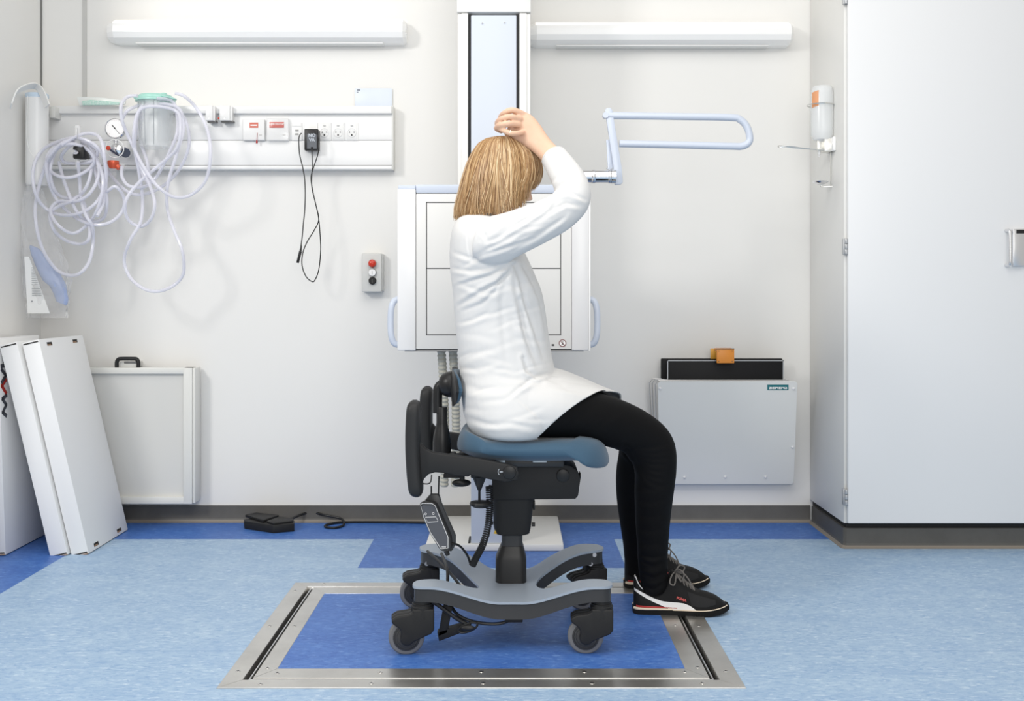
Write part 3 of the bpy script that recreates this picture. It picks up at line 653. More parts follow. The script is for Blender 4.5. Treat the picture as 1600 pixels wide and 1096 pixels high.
# regulator
rg = thing('vacuum_regulator', 'chrome vacuum regulator with round dial above an orange trap bottle', 'regulator', P(181, 262, 368))
g = P(180.5, 201, 374)
b = MB(); b.lathe(g + Vector((0, .012, 0)), (0, -1, 0), [(.034, 0), (.0425, .004), (.0425, .018), (.040, .021), (.038, .0185), (.0005, .0185)], 40); dl = part('gauge', b, CHROME, rg)
b = MB(); b.cyl(g + Vector((0, -.0068, 0)), g + Vector((0, -.0074, 0)), .0378, n=36); part('dial', b, mat('dial_white', (.85, .84, .83), .3), dl)
b = MB(); b.cyl(g + Vector((-.012, -.0082, .014)), g + Vector((.020, -.0082, -.024)), .0009, n=6); b.cyl(g + Vector((-.012, -.0082, .014)), g + Vector((0, -.0082, 0)), .0018, n=6); b.cyl(g + Vector((0, -.0075, 0)), g + Vector((0, -.0095, 0)), .003, n=10); b.mi = 1
for i in range(21):
    a = math.radians(225 - i * 13.5); d = Vector((math.cos(a), 0, math.sin(a))); L = .029 if i % 5 == 0 else .032
    b.cyl(g + d * L + Vector((0, -.0076, 0)), g + d * .0355 + Vector((0, -.0076, 0)), .0004, n=4)
part('needle', b, [BLACKP, mat('tick_red', srgb(150, 90, 90), .5)], dl, label='thin black needle')
k = P(181, 233, 374)
b = MB(); b.cyl(P(181, 218, 372), P(181, 224, 372), .009, n=14); b.lathe(k + Vector((0, .03, 0)), (0, -1, 0), [(.02, 0), (.024, .01), (.024, .03), (.010, .038), (.0005, .039)], 24)
b.cyl(P(180, 234, 371), P(196, 238, 366), .0115, n=18); b.cyl(P(193, 237.5, 366), P(203, 239, 364), .007, n=14); b.cyl(P(195, 238, 367) + Vector((0, 0, 0)), P(195, 238, 367) + Vector((.004, .03, 0)), .022, n=24)
part('regulator_body', b, CHROME, rg)
b = MB(); b.tube([k + Vector((math.cos(a) * .0375, -.012, math.sin(a) * .0375)) for a in [2 * PI * i / 32 for i in range(32)]], .0022, 8, closed=True); part('ring_guard', b, PWHITE, rg, label='white ring guard')
b = MB(); b.cyl(P(196, 239, 370), P(196, 239, 367), .02, n=24); part('collar', b, mat('navy_collar', srgb(52, 62, 84), .4), rg)
b = MB(); b.tube([P(172, 234, 378), P(178, 238, 376), P(188, 245, 373)], .004, 8); part('toggle', b, mat('navy_collar', (1, 1, 1)), rg)
b = MB(); b.lathe(P(169, 231.5, 379) + Vector((0, .004, 0)), (0, -1, 0), [(.009, 0), (.0098, .004), (.008, .008), (.0005, .009)], 18); part('red_cap', b, REDL, rg, label='red cap')
b = MB(); b.lathe(P(177, 251.5, 374), (0, 0, -1), [(.0225, 0), (.0235, .004), (.0235, .014), (.016, .032), (.0005, .034)], 24); b.cyl(P(181, 257, 374), P(187, 263, 374), .012, n=16); part('trap_lid', b, mat('orange_metal', srgb(206, 90, 60), .3, .3), rg, label='orange trap lid')
b = MB(); b.lathe(P(177, 262, 374), (0, 0, -1), [(.014, 0), (.014, .03), (.008, .04), (.0005, .041)], 18); b.cyl(P(187, 257, 375), P(195, 259, 375), .008, n=14); b.cyl(P(192, 257, 375), P(191, 268, 375), .0075, n=14); part('trap_bottle', b, CLEARP, rg)
# flowmeter
fm = thing('flowmeter', 'clear upright flowmeter tube on a black valve block', 'flowmeter', P(122, 262, 378.0))
b = MB(); b.cyl(P(121.3, 229, 380.0), P(121.3, 196, 380.0), .0125, n=20, bev=.003); b.cyl(P(121.3, 262, 380.0), P(121.3, 248, 380.0), .009, n=16); part('sight_tube', b, mat('sight_tube', (.88, .88, .88), .1, alpha=.5), fm)
b = MB(); b.box((P(113, 0, 382.0).x, F / 382, P(0, 248, 382.0).z), (P(131, 0, 382.0).x, F / 382 + .045, P(0, 228, 382.0).z), .007); b.cyl(P(131, 239, 378.0), P(138, 245, 372.0), .012, n=16); part('valve_block', b, BLACKP, fm)
b = MB(); b.lathe(P(114, 237.5, 384.0), (-.4, -1, 0), [(.0095, -.02), (.0095, 0), (.008, .004), (.0005, .0045)], 18); part('knob', b, CHROME, fm, label='chrome knob')
b = MB(); b.cyl(P(121.3, 224, 384.5), P(121.3, 200, 384.5), .0015, n=6); part('float_rod', b, mat('float_grey', (.4, .4, .4), .3), fm)
HOSE = mat('lilac_hose', (.80, .80, .885), .2, alpha=.6)
def loops(name, label, group, defs, seed):
    rnd = random.Random(seed); t = thing(name, label, 'hose', defs[0][2], group)
    for pts, closed, _, s0 in defs:
        ph = rnd.random() * 6
        q = [P(*C1(x, y), s0 + 2.2 * math.sin(ph + i * 1.7)) for i, (x, y) in enumerate(pts)]
        b = MB(); b.tube(catmull(q, 8, closed), .0070, 10, closed=closed); part('hose_loop', b, HOSE, t)
    return t
o1 = P(123, 262, 376)
L = []
KS = [377, .25]
def lp(pts, closed=True, s=378): L.append((pts, closed, o1, KS[0] + (s - 370) * KS[1]))
lp([(322, 302), (250, 312), (172, 352), (136, 425), (142, 520), (182, 585), (252, 616), (332, 606), (396, 560), (432, 480), (428, 400), (392, 335)], True, 379)
lp([(330, 318), (262, 322), (200, 362), (190, 440), (226, 545), (300, 620), (378, 655), (450, 645), (498, 600), (505, 545), (470, 500), (420, 520), (384, 420), (396, 350)], True, 376)
lp([(318, 400), (324, 470), (332, 560), (352, 620), (376, 660), (380, 720), (366, 800), (330, 850), (286, 862), (230, 838), (176, 760), (148, 660), (146, 560), (176, 440), (206, 370), (262, 318), (330, 306)], False, 382)
lp([(300, 310), (238, 340), (206, 420), (216, 500), (250, 540), (306, 545), (350, 505), (372, 430), (366, 360)], True, 373)
lp([(360, 330), (400, 400), (420, 480), (402, 580), (360, 650), (300, 690), (240, 660), (206, 600), (238, 560), (310, 560), (372, 520), (404, 430)], True, 381)
lp([(205, 610), (216, 670), (256, 712), (316, 734), (356, 722), (366, 680), (352, 600), (328, 540), (290, 560), (240, 580)], True, 375)
lp([(350, 345), (290, 326), (226, 352), (198, 420), (240, 458), (300, 460), (360, 430), (384, 390)], True, 384)
lp([(240, 400), (262, 480), (312, 600), (360, 640), (420, 630), (436, 560), (420, 470)], False, 371)
lp([(268, 350), (250, 380), (268, 402), (330, 405), (380, 392), (396, 360), (360, 322), (300, 328)], True, 370)
lp([(250, 330), (330, 288), (385, 286), (412, 312), (424, 372), (432, 470), (424, 560), (396, 620)], False, 386)
loops('oxygen_hose', 'tangled coil of translucent lilac hose hanging below the flowmeter', 'translucent lilac hoses', L, 3)
L = []; o1 = P(243, 262, 380); KS[0] = 368.5; KS[1] = .8
lp([(560, 130), (520, 134), (494, 168), (498, 232), (530, 310), (580, 410), (640, 496), (710, 542), (780, 532), (840, 470), (858, 360), (842, 260), (800, 180), (752, 132), (715, 120)], False, 388)
lp([(590, 168), (556, 230), (548, 330), (566, 440), (580, 540), (574, 640), (530, 720), (506, 800), (532, 872), (590, 918), (650, 926), (712, 900), (748, 850), (742, 760), (706, 670), (682, 590), (684, 490), (722, 360), (748, 260), (720, 175)], True, 383)
lp([(706, 172), (756, 230), (770, 330), (730, 430), (660, 500), (580, 532), (520, 520), (462, 466), (432, 420), (420, 370), (424, 320)], False, 376)
lp([(715, 190), (735, 270), (716, 350), (640, 420), (560, 490), (512, 560), (520, 630), (572, 662), (616, 630), (630, 560), (600, 470), (556, 380), (545, 280), (580, 180)], True, 386)
lp([(496, 418), (498, 462), (528, 498), (590, 500), (640, 456), (690, 360), (722, 280), (720, 200), (700, 150), (640, 140)], False, 381)
lp([(575, 165), (520, 190), (498, 225)], False, 380)
lp([(600, 150), (562, 240), (550, 350), (580, 450), (606, 480), (600, 400), (570, 300), (584, 200)], True, 374)
loops('suction_hose', 'looping translucent lilac hose around the mint lidded canister', 'translucent lilac hoses', L, 5)
bpy.data.objects['suction_hose']['group'] = 'translucent lilac hoses'

# ------------------------------------------------------------------ cup dispenser tube in the corner
cd = thing('tube_dispenser', 'tall white tubular holder in the corner with loose strips on top', 'dispenser', P(58, 290, 372))
b = MB(); c = P(58, 290, 372); r = .046; top = P(0, 152, 372).z
b.lathe(c, (0, 0, 1), [(r * .9, 0), (r * .98, .01), (r, .04), (r, top - c.z - .002), (r * .96, top - c.z)], 32); part('tube', b, mat('dispenser_tube', (.80, .80, .79), .3), cd)
b = MB(); b.lathe((c.x, c.y, P(0, 153.5, 372).z), (0, 0, 1), [(r * 1.005, -.001), (r * 1.01, 0), (r * 1.01, .016), (r * 1.0, .017)], 32); part('label_band', b, mat('pale_blue_label', srgb(198, 214, 228), .4), cd, label='pale blue label band')
def strip(pts, w, dirv, th=.0025):
    b = MB(); pts = catmull(pts, 6); rr = []; d = Vector(dirv) * w
    for i, p in enumerate(pts):
        t = (pts[min(i + 1, len(pts) - 1)] - pts[max(i - 1, 0)]).normalized(); n = t.cross(d).normalized() * th
        rr.append([b.bm.verts.new(p + q) for q in (d + n, -d + n, -d - n, d - n)])
    b.rings(rr); return b
part('paper_strip', strip([P(17, 166, 388), P(25, 146, 386), P(38, 137, 381), P(52, 134, 376), P(60, 137, 373)], .022, (.5, -.7, .4)), mat('paper_white', (.83, .83, .82), .5), cd)
part('paper_strip', strip([P(46, 134, 373), P(58, 135, 375), P(67, 148, 378), P(74, 166, 380)], .020, (.7, -.6, .3)), mat('paper_white', (1, 1, 1)), cd)
b = MB(); b.box((P(76, 0, 368).x, YW - .12, P(0, 184, 368).z), (P(85, 0, 368).x, YW - .02, P(0, 166, 368).z), .004); part('bracket', b, PGREY, cd)
# cord by the tube
b = MB(); b.tube(pxl([(43, 150), (42, 185), (42, 215), (46, 235), (54, 247)], 378), .0015, 6)
solo('hanging_string', b, mat('string_white', (.8, .8, .78), .5), 'thin white string hanging beside the tubular holder', 'string')

# ------------------------------------------------------------------ bag with blue mask
bgx = thing('mask_bag', 'clear plastic bag with pale blue breathing mask and leaflet hanging in the corner', 'plastic bag', P(70, 497, 384))
FILM = mat('bag_film', (.93, .93, .94), .07, alpha=.20, bump=(30, 1.0, .03))
def bag():
    b = MB(); prof = [(288, 52, 9, .012), (310, 54, 18, .02), (350, 58, 24, .03), (400, 66, 33, .042), (440, 73, 37, .048), (475, 75, 33, .04), (497, 74, 31, .006)]
    rr = []; rnd = random.Random(4)
    for i in range(25):
        f = i / 24 * (len(prof) - 1); k = min(int(f), len(prof) - 2); t = f - k; q = [a + (c - a) * t for a, c in zip(prof[k], prof[k + 1])]
        c = P(q[1], q[0], 374); ring = []
        for j in range(32):
            a = 2 * PI * j / 32; rr_ = 1 + .13 * math.sin(j * 2.3 + i * .9) * math.sin(i * .5 + j)
            ring.append(b.bm.verts.new(c + Vector((math.cos(a) * q[2] / 380 * rr_, math.sin(a) * q[3] * rr_, 0))))
        rr.append(ring)
    b.rings(rr); return b
part('bag_film', bag(), FILM, bgx)
b = MB(); pr = [(386, 54, 7), (390, 56, 10), (402, 63, 15), (420, 74, 20), (436, 82, 21), (446, 86, 19), (452, 91, 14), (462, 95, 12), (470, 96, 10), (474, 96, 8)]
rr = []
for y, x, w in pr:
    c = P(x, y, 375); rr.append(b.ring(c, Vector((w / 382, 0, -.4 * w / 382)), Vector((0, .03 * w / 23, 0)), 24))
b.rings(rr); part('mask', b, mat('mask_blue', srgb(176, 192, 228), .25, alpha=.85), bgx, label='pale blue breathing mask')
b = MB(); q = [P(38, 401, 377.5), P(45, 401, 377.5), P(78, 490, 377.5), P(43, 490, 377.5)]
b.prism(q, (0, .0006, 0)); lf = part('leaflet', b, mat('leaflet_paper', (.84, .85, .85), .5), bgx)
b = MB()
rnd = random.Random(2)
for i in range(15):
    y = 415 + i * 3.3; xa = 49 + (y - 415) * .02; xb = min(xa + 15 * (1 if i > 5 else .5), 45 + (y - 401) * .35)
    if xb > xa + 1: b.box(tuple(P(xa, y, 377.8)), tuple(P(xb, y + .8, 377.8) + Vector((0, .0003, 0))))
b.box(tuple(P(48.5, 472, 377.8)), tuple(P(51, 470, 377.8) + Vector((0, .0003, 0))))
part('print', b, mat('print_grey', srgb(150, 154, 158), .6), lf)

# ------------------------------------------------------------------ cardboard boxes leaning on the left wall
def carton(name, label, bottom, top, thick, y0, y1, marks=True):
    """bottom/top: (x, z) of the outer right face edge; thick: thickness towards the wall"""
    t = thing(name, label, 'box', ((bottom[0] + top[0]) / 2, (y0 + y1) / 2, 0), 'flat white cardboard boxes leaning in the corner')
    A = Vector((bottom[0], 0, bottom[1])); B = Vector((top[0], 0, top[1])); u = (B - A).normalized(); n = Vector((-u.z, 0, u.x)) ; n = -n if n.x > 0 else n
    L = (B - A).length
    M = Matrix(((u.x, 0, n.x, A.x), (0, 1, 0, 0), (u.z, 0, n.z, A.z), (0, 0, 0, 1)))   # local: a along height, y, c thickness
    b = MB(); b.box((0, y0, 0), (L, y1, thick), .0025, 2, M); bx = part('carton', b, CARD, t)
    # folded edge gaps at both ends of the narrow face
    b = MB()
    for a, a2 in ((.005, .010), (L - .010, L - .005)): b.box((a, y0 - .0006, .004), (a2, y0 + .001, thick - .004), 0, 1, M)
    part('flap_gap', b, CARDBLACK, t, label='dark gap of the folded flap')
    b = MB(); b.box((.0, y0 - .001, .002), (.0035, y1, thick - .002), 0, 1, M); part('flap_edge', b, CARDRAW, t)
    if marks:
        for a in (.018, L - .022):
            for f in (.2, .78):
                b = MB(); y = y0 + (y1 - y0) * f; b.box((a - .007, y - .022, -.0006), (a + .007, y + .022, .001), 0, 1, M); b.mi = 1; b.box((a - .007, y - .022, -.0009), (a - .001, y + .012, .001), 0, 1, M)
                part('slot', b, [CARDBLACK, CARDRAW], t, label='dark slot with raw card tab')
    return t, M, L
sl = lambda y: F / y
carton('carton', 'white slim carton leaning nearest, its broad face showing', (-1.617, .003), (-1.808, .823), .066, F / 409, F / 371)
carton('carton', 'white slim carton leaning between the front carton and the printed one', (-1.690, .003), (-1.885, .815), .068, F / 410.5, F / 373, False)
t, M, L = carton('carton', 'large white carton against the left wall with bold zigzag lettering', (-1.925, .003), (-1.955, .826), .09, F / 411, F / 378, False)
INK = mat('carton_ink', srgb(72, 74, 82), .5); INKR = mat('carton_red', srgb(190, 50, 40), .5)
# letters run up the face: a = height, y grows away from the viewer
def stroke(b, pts, w=.0075):
    for p, q in zip(pts[:-1], pts[1:]):
        p = Vector((*p, 0)); q = Vector((*q, 0)); d = (q - p).normalized(); nn = Vector((-d.y, d.x, 0)) * w; e = d * w * .6
        poly = [p - e + nn, p - e - nn, q + e - nn, q + e + nn]
        b.prism([M @ Vector((v.x, v.y, -.0012)) for v in poly], (M.to_3x3() @ Vector((0, 0, .0010))))
def ay(px, py):     # photo position on that face -> (a, y)
    X = -1.925
    for _ in range(4):
        s = (px - 800) / X; z = H - (py - HZ) / s; X = -1.925 - .03 * (z / .823)
    return (z / .823 * L, F / s)
b = MB()
stroke(b, [ay(9.5, 651), ay(4, 646), ay(9.5, 634), ay(3.5, 625), ay(10, 619)]); stroke(b, [ay(2.5, 599), ay(9, 588), ay(2, 579)]); stroke(b, [ay(1.5, 573.5), ay(9, 572.5)]); stroke(b, [ay(5, 566), ay(8, 563), ay(6, 552), ay(2, 546)])
part('lettering', b, INK, t, label='dark zigzag letters')
b = MB(); stroke(b, [ay(9.5, 616), ay(2.5, 604.5), ay(9, 595)]); part('lettering', b, INKR, t, label='red letter A')

# ------------------------------------------------------------------ framed panel on the wall
fp = thing('framed_panel', 'grey panel in a cream frame with black carry handle hung low on the wall', 'framed panel', P(225, 788, 362))
s = 366.; fx0 = P(100, 0, s).x; fx1 = P(300, 0, s).x; zt = P(0, 575, s).z; zb = P(0, 788, s).z; y = F / s
FRM = mat('frame_cream', (.72, .715, .68), .35)
b = MB(); b.box((fx0, y, zt - .026), (fx1, y + .05, zt), .002); b.box((fx0, y, zb), (fx1, y + .05, zb + .03), .002); b.box((fx1 - .037, y - .001, zb), (fx1, y + .06, zt), .002); b.box((fx0, y, zb), (fx0 + .037, y + .05, zt), .002)
b.box((fx1 - .001, y + .006, zb + .002), (fx1 + .012, y + .085, zt - .002), .003); part('frame', b, FRM, fp)
b = MB(); b.box((fx0 + .03, y + .018, zb + .025), (fx1 - .03, y + .03, zt - .02)); part('panel', b, mat('panel_glass', (.66, .655, .63), .16), fp)
b = MB(); hx0, hx1 = P(177, 0, s).x, P(216.5, 0, s).x; ht = P(0, 559, s).z
b.tube(catmull([(hx0 + .008, y + .02, zt - .002), (hx0 + .008, y + .02, ht - .02), (hx0 + .016, y + .02, ht - .008), (hx0 + .03, y + .02, ht - .006), (hx1 - .03, y + .02, ht - .006), (hx1 - .016, y + .02, ht - .008), (hx1 - .008, y + .02, ht - .02), (hx1 - .008, y + .02, zt - .002)], 5), .0085, 12)
part('handle', b, BLACKP, fp, label='black carry handle')
b = MB(); b.box((hx0 + .018, y + .03, zt), (hx1 - .018, YW, ht - .02), .002); b.mi = 1; b.box((hx0 + .035, y + .028, ht - .028), (hx1 - .016, y + .04, ht - .018), .002); part('hook_plate', b, [PGREY, mat('hook_grey', (.2, .2, .2), .4, .5)], fp)

# ------------------------------------------------------------------ foot pedal
pd = thing('foot_pedal', 'black two-part foot switch on the floor by the skirting', 'foot switch', (P(420, 0, 370).x, 4.45, 0))
def GP(px, py, z=0): s = (py - HZ) / (H - z); v = P(px, py, s); return v
def wedge(pts, z0, z1, bev=.003):
    b = MB(); q = [GP(*p) for p in pts]; n = len(q)
    b.prism([Vector((v.x, v.y, z0)) for v in q], (0, 0, z1 - z0), bev); return b
part('housing', wedge([(381, 824), (400, 821), (460, 826), (460, 831), (427, 834), (382, 827)], 0.0, .034), BLACKM, pd)
part('pedal', wedge([(383, 821), (400, 817.5), (436, 821.5), (411, 830)], .034, .046), BLACKM, pd)
b = MB()
base = [(-1.02, 4.36), (-.965, 4.50), (-.94, 4.5), (-.995, 4.36)]
part('pedal', wedge([(416, 830), (436, 822.5), (459, 825.5), (458, 829.5), (427, 833.5)], .034, .042), BLACKM, pd)
b = MB(); b.tube(catmull([GP(453, 823) + Vector((0, 0, .03)), GP(480, 818) + Vector((0, .03, .04)), GP(510, 818) + Vector((0, .0, .034)), GP(533, 819) + Vector((0, 0, .022)), GP(537, 823) + Vector((0, 0, .007)), GP(524, 827) + Vector((0, 0, .0055)), GP(509, 826) + Vector((0, 0, .0055)), GP(512, 822) + Vector((0, 0, .0055)), GP(538, 818.3) + Vector((0, 0, .0055)), GP(600, 818) + Vector((0, 0, .0055)), GP(670, 819) + Vector((0, 0, .0055))], 7), .0052, 10)
part('cable', b, BLACKP, pd, label='black cable looping along the skirting')
# ------------------------------------------------------------------ working chair
CY = 3.16
cx = thing('working_chair', 'black and grey wheeled work chair with petrol blue seat under the woman', 'chair', (0, CY, 0))
def sm(t): t = max(0, min(1, t)); return t * t * (3 - 2 * t)
out = [(-.275, 2.945), (-.262, 2.915), (-.2, 2.913), (-.1, 2.925), (0, 2.93), (.1, 2.925), (.2, 2.913), (.262, 2.915), (.278, 2.945), (.262, 2.985), (.2, 2.995), (.12, 3.01), (.085, 3.035), (.07, 3.09), (.09, 3.17), (.15, 3.25), (.22, 3.30), (.28, 3.335), (.288, 3.375), (.262, 3.41), (.2, 3.405), (.12, 3.36), (.06, 3.29), (0, 3.255), (-.06, 3.27), (-.11, 3.33), (-.18, 3.39), (-.25, 3.415), (-.29, 3.385), (-.284, 3.335), (-.24, 3.295), (-.18, 3.22), (-.125, 3.11), (-.095, 3.03), (-.15, 2.998), (-.22, 2.992), (-.262, 2.98)]
outc = [(v.x, v.y) for v in catmull([(x, y, 0) for x, y in out], 5, True)]
def bz(x, y): return .147 + .047 * sm((abs(x) - .03) / .2)
def shrink(poly, d):
    n = len(poly); r = []
    for i in range(n):
        a, c = Vector(poly[i - 1]), Vector(poly[(i + 1) % n]); t = (c - a).normalized(); nn = Vector((-t.y, t.x)); r.append((poly[i][0] + nn.x * d, poly[i][1] + nn.y * d))
    return r
b = MB(); b.slab(outc, bz, lambda x, y: bz(x, y) - .007); part('base_cover', b, BASEGREY, cx, angle=50, label='silver grey top cover of the base')
b = MB(); b.slab(shrink(outc, .004), lambda x, y: bz(x, y) - .0065, lambda x, y: bz(x, y) - .05 + .006 * sm(abs(x) / .2)); part('base_beam', b, DGREYP, cx, angle=50)
b = MB(); b.box((-.05, 3.0, .085), (.04, 3.3, .1), .004); b.box((-.02, 2.96, .08), (.03, 3.02, .1), .003); part('underframe', b, BLACKM, cx)
def castor(x, y, ang, flip=1):
    """swivel castor; ang: direction the wheel trails, in plan"""
    zt = bz(x, y) - .044; d = Vector((math.cos(ang), math.sin(ang), 0)); a = Vector((-d.y, d.x, 0))
    wc = Vector((x, y, .05)) + d * .044
    b = MB(); b.lathe((x, y, zt), (0, 0, -1), [(.026, -.004), (.026, .008), (.029, .009), (.029, .014), (.0315, .016), (.0325, .045), (.02, .05)], 26); fk = part('castor_fork', b, BLACKM, cx)
    # fork shell over the wheel, both cheeks
    b = MB(); L = lambda u, z: Vector((x, y, 0)) + d * u + Vector((0, 0, z))
    prof = [(-.031, zt - .02), (-.031, .072), (-.022, .062), (.022, .044), (.034, .034), (.046, .031), (.058, .038), (.062, .05), (.058, .064), (.062, .078), (.084, .094), (.086, .104), (.07, .113), (.04, .117), (.028, .122), (.028, zt - .02)]
    for sgn in (-1, 1):
        b.prism([L(u, z) + a * sgn * .0125 for u, z in prof], a * sgn * .019, .005, 3)
    b.prism([L(u, z) - a * .0125 for u, z in [(-.031, zt - .02), (-.031, .105), (.02, .106), (.06, .103), (.084, .094), (.086, .104), (.07, .113), (.04, .117), (.028, .122), (.028, zt - .02)]], a * .025, .002)
    part('fork_cheek', b, BLACKM, fk)
    b = MB()
    b.lathe(wc - a * .0115, a, [(.036, 0), (.046, .001), (.0498, .005), (.05, .0115), (.0498, .018), (.046, .022), (.036, .023)], 40); wh = part('wheel', b, RUBBER, cx, label='grey rubber tyred wheel')
    b = MB()
    for sgn in (-1, 1): b.lathe(wc + a * sgn * .010, a * sgn, [(.0375, 0), (.0375, .0022), (.033, .0028), (.032, .0015), (.027, .0018), (.026, .0035), (.011, .004), (.010, .0075), (.0005, .008)], 36)
    part('wheel_hub', b, DGREYP, wh)
castor(-.248, 2.945, PI + .12); castor(.248, 2.945, PI - .03); castor(-.262, 3.375, PI + .1); castor(.262, 3.375, PI + .35)
for x, y in ((-.255, 3.375), (.258, 3.372)):
    b = MB(); z = bz(x, y)
    b.cyl((x - .0, y - .04, z - .014), (x - .0, y - .05, z - .014), .0065, n=14); b.cyl((x - .012, y - .04, z - .042), (x - .012, y - .052, z - .042), .0065, n=14); part('brake_pin', b, mat('zinc', (.55, .55, .55), .35, .9), cx)
    b = MB(); b.prism([(x - .006, y - .042, z - .01), (x + .007, y - .042, z - .01), (x - .004, y - .042, z - .05), (x - .02, y - .042, z - .05)], (0, .006, 0), .002); part('brake_link', b, BLACKP, cx)
# brake rods
b = MB()
Q = lambda x, y, s: P(x, y, s)
b.tube(catmull([Q(820, 899, 505), Q(850, 890, 502), Q(880, 886, 498), Q(905, 884, 494)], 6), .0045, 8)
b.tube(catmull([Q(690, 866, 512), Q(699, 890, 535), Q(700, 930, 550), Q(712, 958, 556), Q(740, 972, 558), Q(780, 975, 558), Q(812, 962, 555), Q(830, 950, 552)], 6), .0048, 8)
b.tube(catmull([Q(668, 862, 500), Q(690, 882, 520), Q(718, 915, 545), Q(735, 955, 552)], 6), .0045, 8)
b.tube(catmull([Q(665, 932, 568), Q(690, 950, 566), Q(715, 968, 565), Q(735, 978, 564)], 6), .006, 8)
part('brake_rod', b, BLACKP, cx)
b = MB()
q = [Q(693, 945, 560), Q(707, 950, 560), Q(699, 990, 560), Q(684, 996, 560)]
b.prism(q, (0, .008, 0), .002); b.prism([Q(683, 988, 560), Q(686, 1003, 560), Q(728, 987, 560), Q(727, 976, 560)], (0, .03, 0), .002); part('foot_lever', b, BLACKM, cx, label='bent black foot brake pedal')
b = MB(); c = Q(731, 982, 566); Mr = Matrix.Rotation(-.35, 3, 'Y')
b.tube([c + Mr @ Vector((math.cos(a) * .028, .004, math.sin(a) * .011)) for a in [2 * PI * i / 24 for i in range(24)]], .0032, 7, closed=True); b.sphere(c, (.02, .006, .008)); part('pedal_pad', b, BLACKP, cx)
# column
b = MB()
def rrect(b, cx_, cy_, hx_, hy_, z, ex=5, n=36): return b.ring(Vector((cx_, cy_, z)), Vector((hx_, 0, 0)), Vector((0, hy_, 0)), n, ex)
b.rings([rrect(b, -.003, CY, .046, .046, .138), rrect(b, -.003, CY, .0455, .0455, .215), rrect(b, -.002, CY, .040, .040, .232), rrect(b, 0, CY, .033, .033, .252)]); part('column_sleeve', b, BLACKP, cx)
b = MB(); b.rings([rrect(b, 0, CY, .031, .031, .24), rrect(b, 0, CY, .031, .031, .33)]); part('lift_column', b, DGREYP, cx)
b = MB(); b.rings([rrect(b, .001, CY, .042, .044, .288), rrect(b, .001, CY, .051, .052, .292), rrect(b, .001, CY, .055, .055, .31), rrect(b, .003, CY, .062, .062, .40), rrect(b, .003, CY, .063, .063, .43)]); part('motor_housing', b, BLACKM, cx)
b = MB(); b.cyl((.058, CY - .03, .318), (.068, CY - .03, .318), .006, n=12); b.cyl((-.055, CY - .03, .322), (-.063, CY - .03, .322), .005, n=12); b.box((.062, CY - .03, .36), (.068, CY + .02, .385), .002); part('housing_knobs', b, BLACKP, cx)
b = MB(); b.prism([(-.054, CY - .056, .296), (-.044, CY - .060, .296), (-.049, CY - .058, .308)], (0, .001, 0)); part('warning_sticker', b, mat('yellow_sticker', srgb(220, 180, 60), .5), cx, label='tiny yellow warning sticker')
# seat mechanism
YN = CY - .075
b = MB()
poly = [(-.058, .402), (-.054, .398), (.184, .401), (.192, .41), (.199, .46), (.190, .485), (.172, .498), (.13, .505), (-.058, .505)]
b.prism([(x, YN, z) for x, z in poly], (0, .15, 0), .006, 3); mh = part('mechanism_housing', b, BLACKM, cx)
b = MB(); b.cyl((.148, YN + .002, .47), (.148, YN - .006, .47), .019, n=24, bev=.002); part('housing_cap', b, BLACKP, cx)
b = MB(); b.box((.199, YN + .05, .45), (.203, YN + .09, .468), .002); part('switch', b, BLACKP, mh)
b = MB(); b.box((-.16, CY - .1, .498), (.15, CY + .1, .520), .004); b.box((-.05, YN - .004, .496), (.15, YN + .16, .512), .003); part('seat_plate', b, mat('plate_steel', (.05, .05, .05), .4, .6), cx)
b = MB()
for x0, x1 in ((-.105, -.085), (-.08, -.068), (-.045, -.02), (.06, .10)): b.box((x0, CY - .104, .512), (x1, CY - .09, .5225), .001)
part('seat_bolts', b, mat('steel_bits', (.5, .5, .48), .3, .9), cx)
b = MB(); b.cyl((-.055, CY - .17, .505), (-.055, CY - .2, .505), .026, n=28, bev=.003); b.cyl((-.135, CY - .17, .518), (-.135, CY - .2, .518), .017, n=24, bev=.002); part('pivot_cap', b, BLACKP, cx)
# seat cushion
prof = [(-.157, .553), (-.160, .575), (-.153, .598), (-.142, .612), (-.132, .613), (-.115, .603), (-.08, .594), (-.03, .592), (.03, .592), (.09, .593), (.15, .595), (.20, .592), (.245, .580), (.268, .560), (.280, .535), (.283, .515), (.278, .504), (.268, .503), (.258, .508), (.245, .519), (.22, .523), (.15, .522), (.05, .521), (-.05, .524), (-.11, .531), (-.14, .540)]
pc = catmull([(x, 0, z) for x, z in prof], 3, True); zc = .556
b = MB(); rr = []; N = 22
for i in range(N + 1):
    t = -1 + 2 * i / N; t = math.sin(t * PI / 2) ; yy = CY + .212 * t
    kz = max(.02, (1 - abs(t) ** 5)) ** .42; kx = max(.3, (1 - .35 * abs(t) ** 4) ** 1.0)
    saddle = .012 * (1 - t * t)
    ring = []
    for v in pc:
        x = .06 + (v.x - .06) * (kx if abs(t) > 0 else 1); mid = .556 + (.0 if v.x < .2 else -.03 * ((v.x - .2) / .08))
        z = mid + (v.z - mid) * kz; z += -saddle * (1 if v.z > mid and v.x < .2 else 0)
        ring.append(b.bm.verts.new((x, yy, z)))
    rr.append(ring)
b.rings(rr); part('seat', b, SEATBLUE, cx, angle=80, label='petrol blue padded seat')
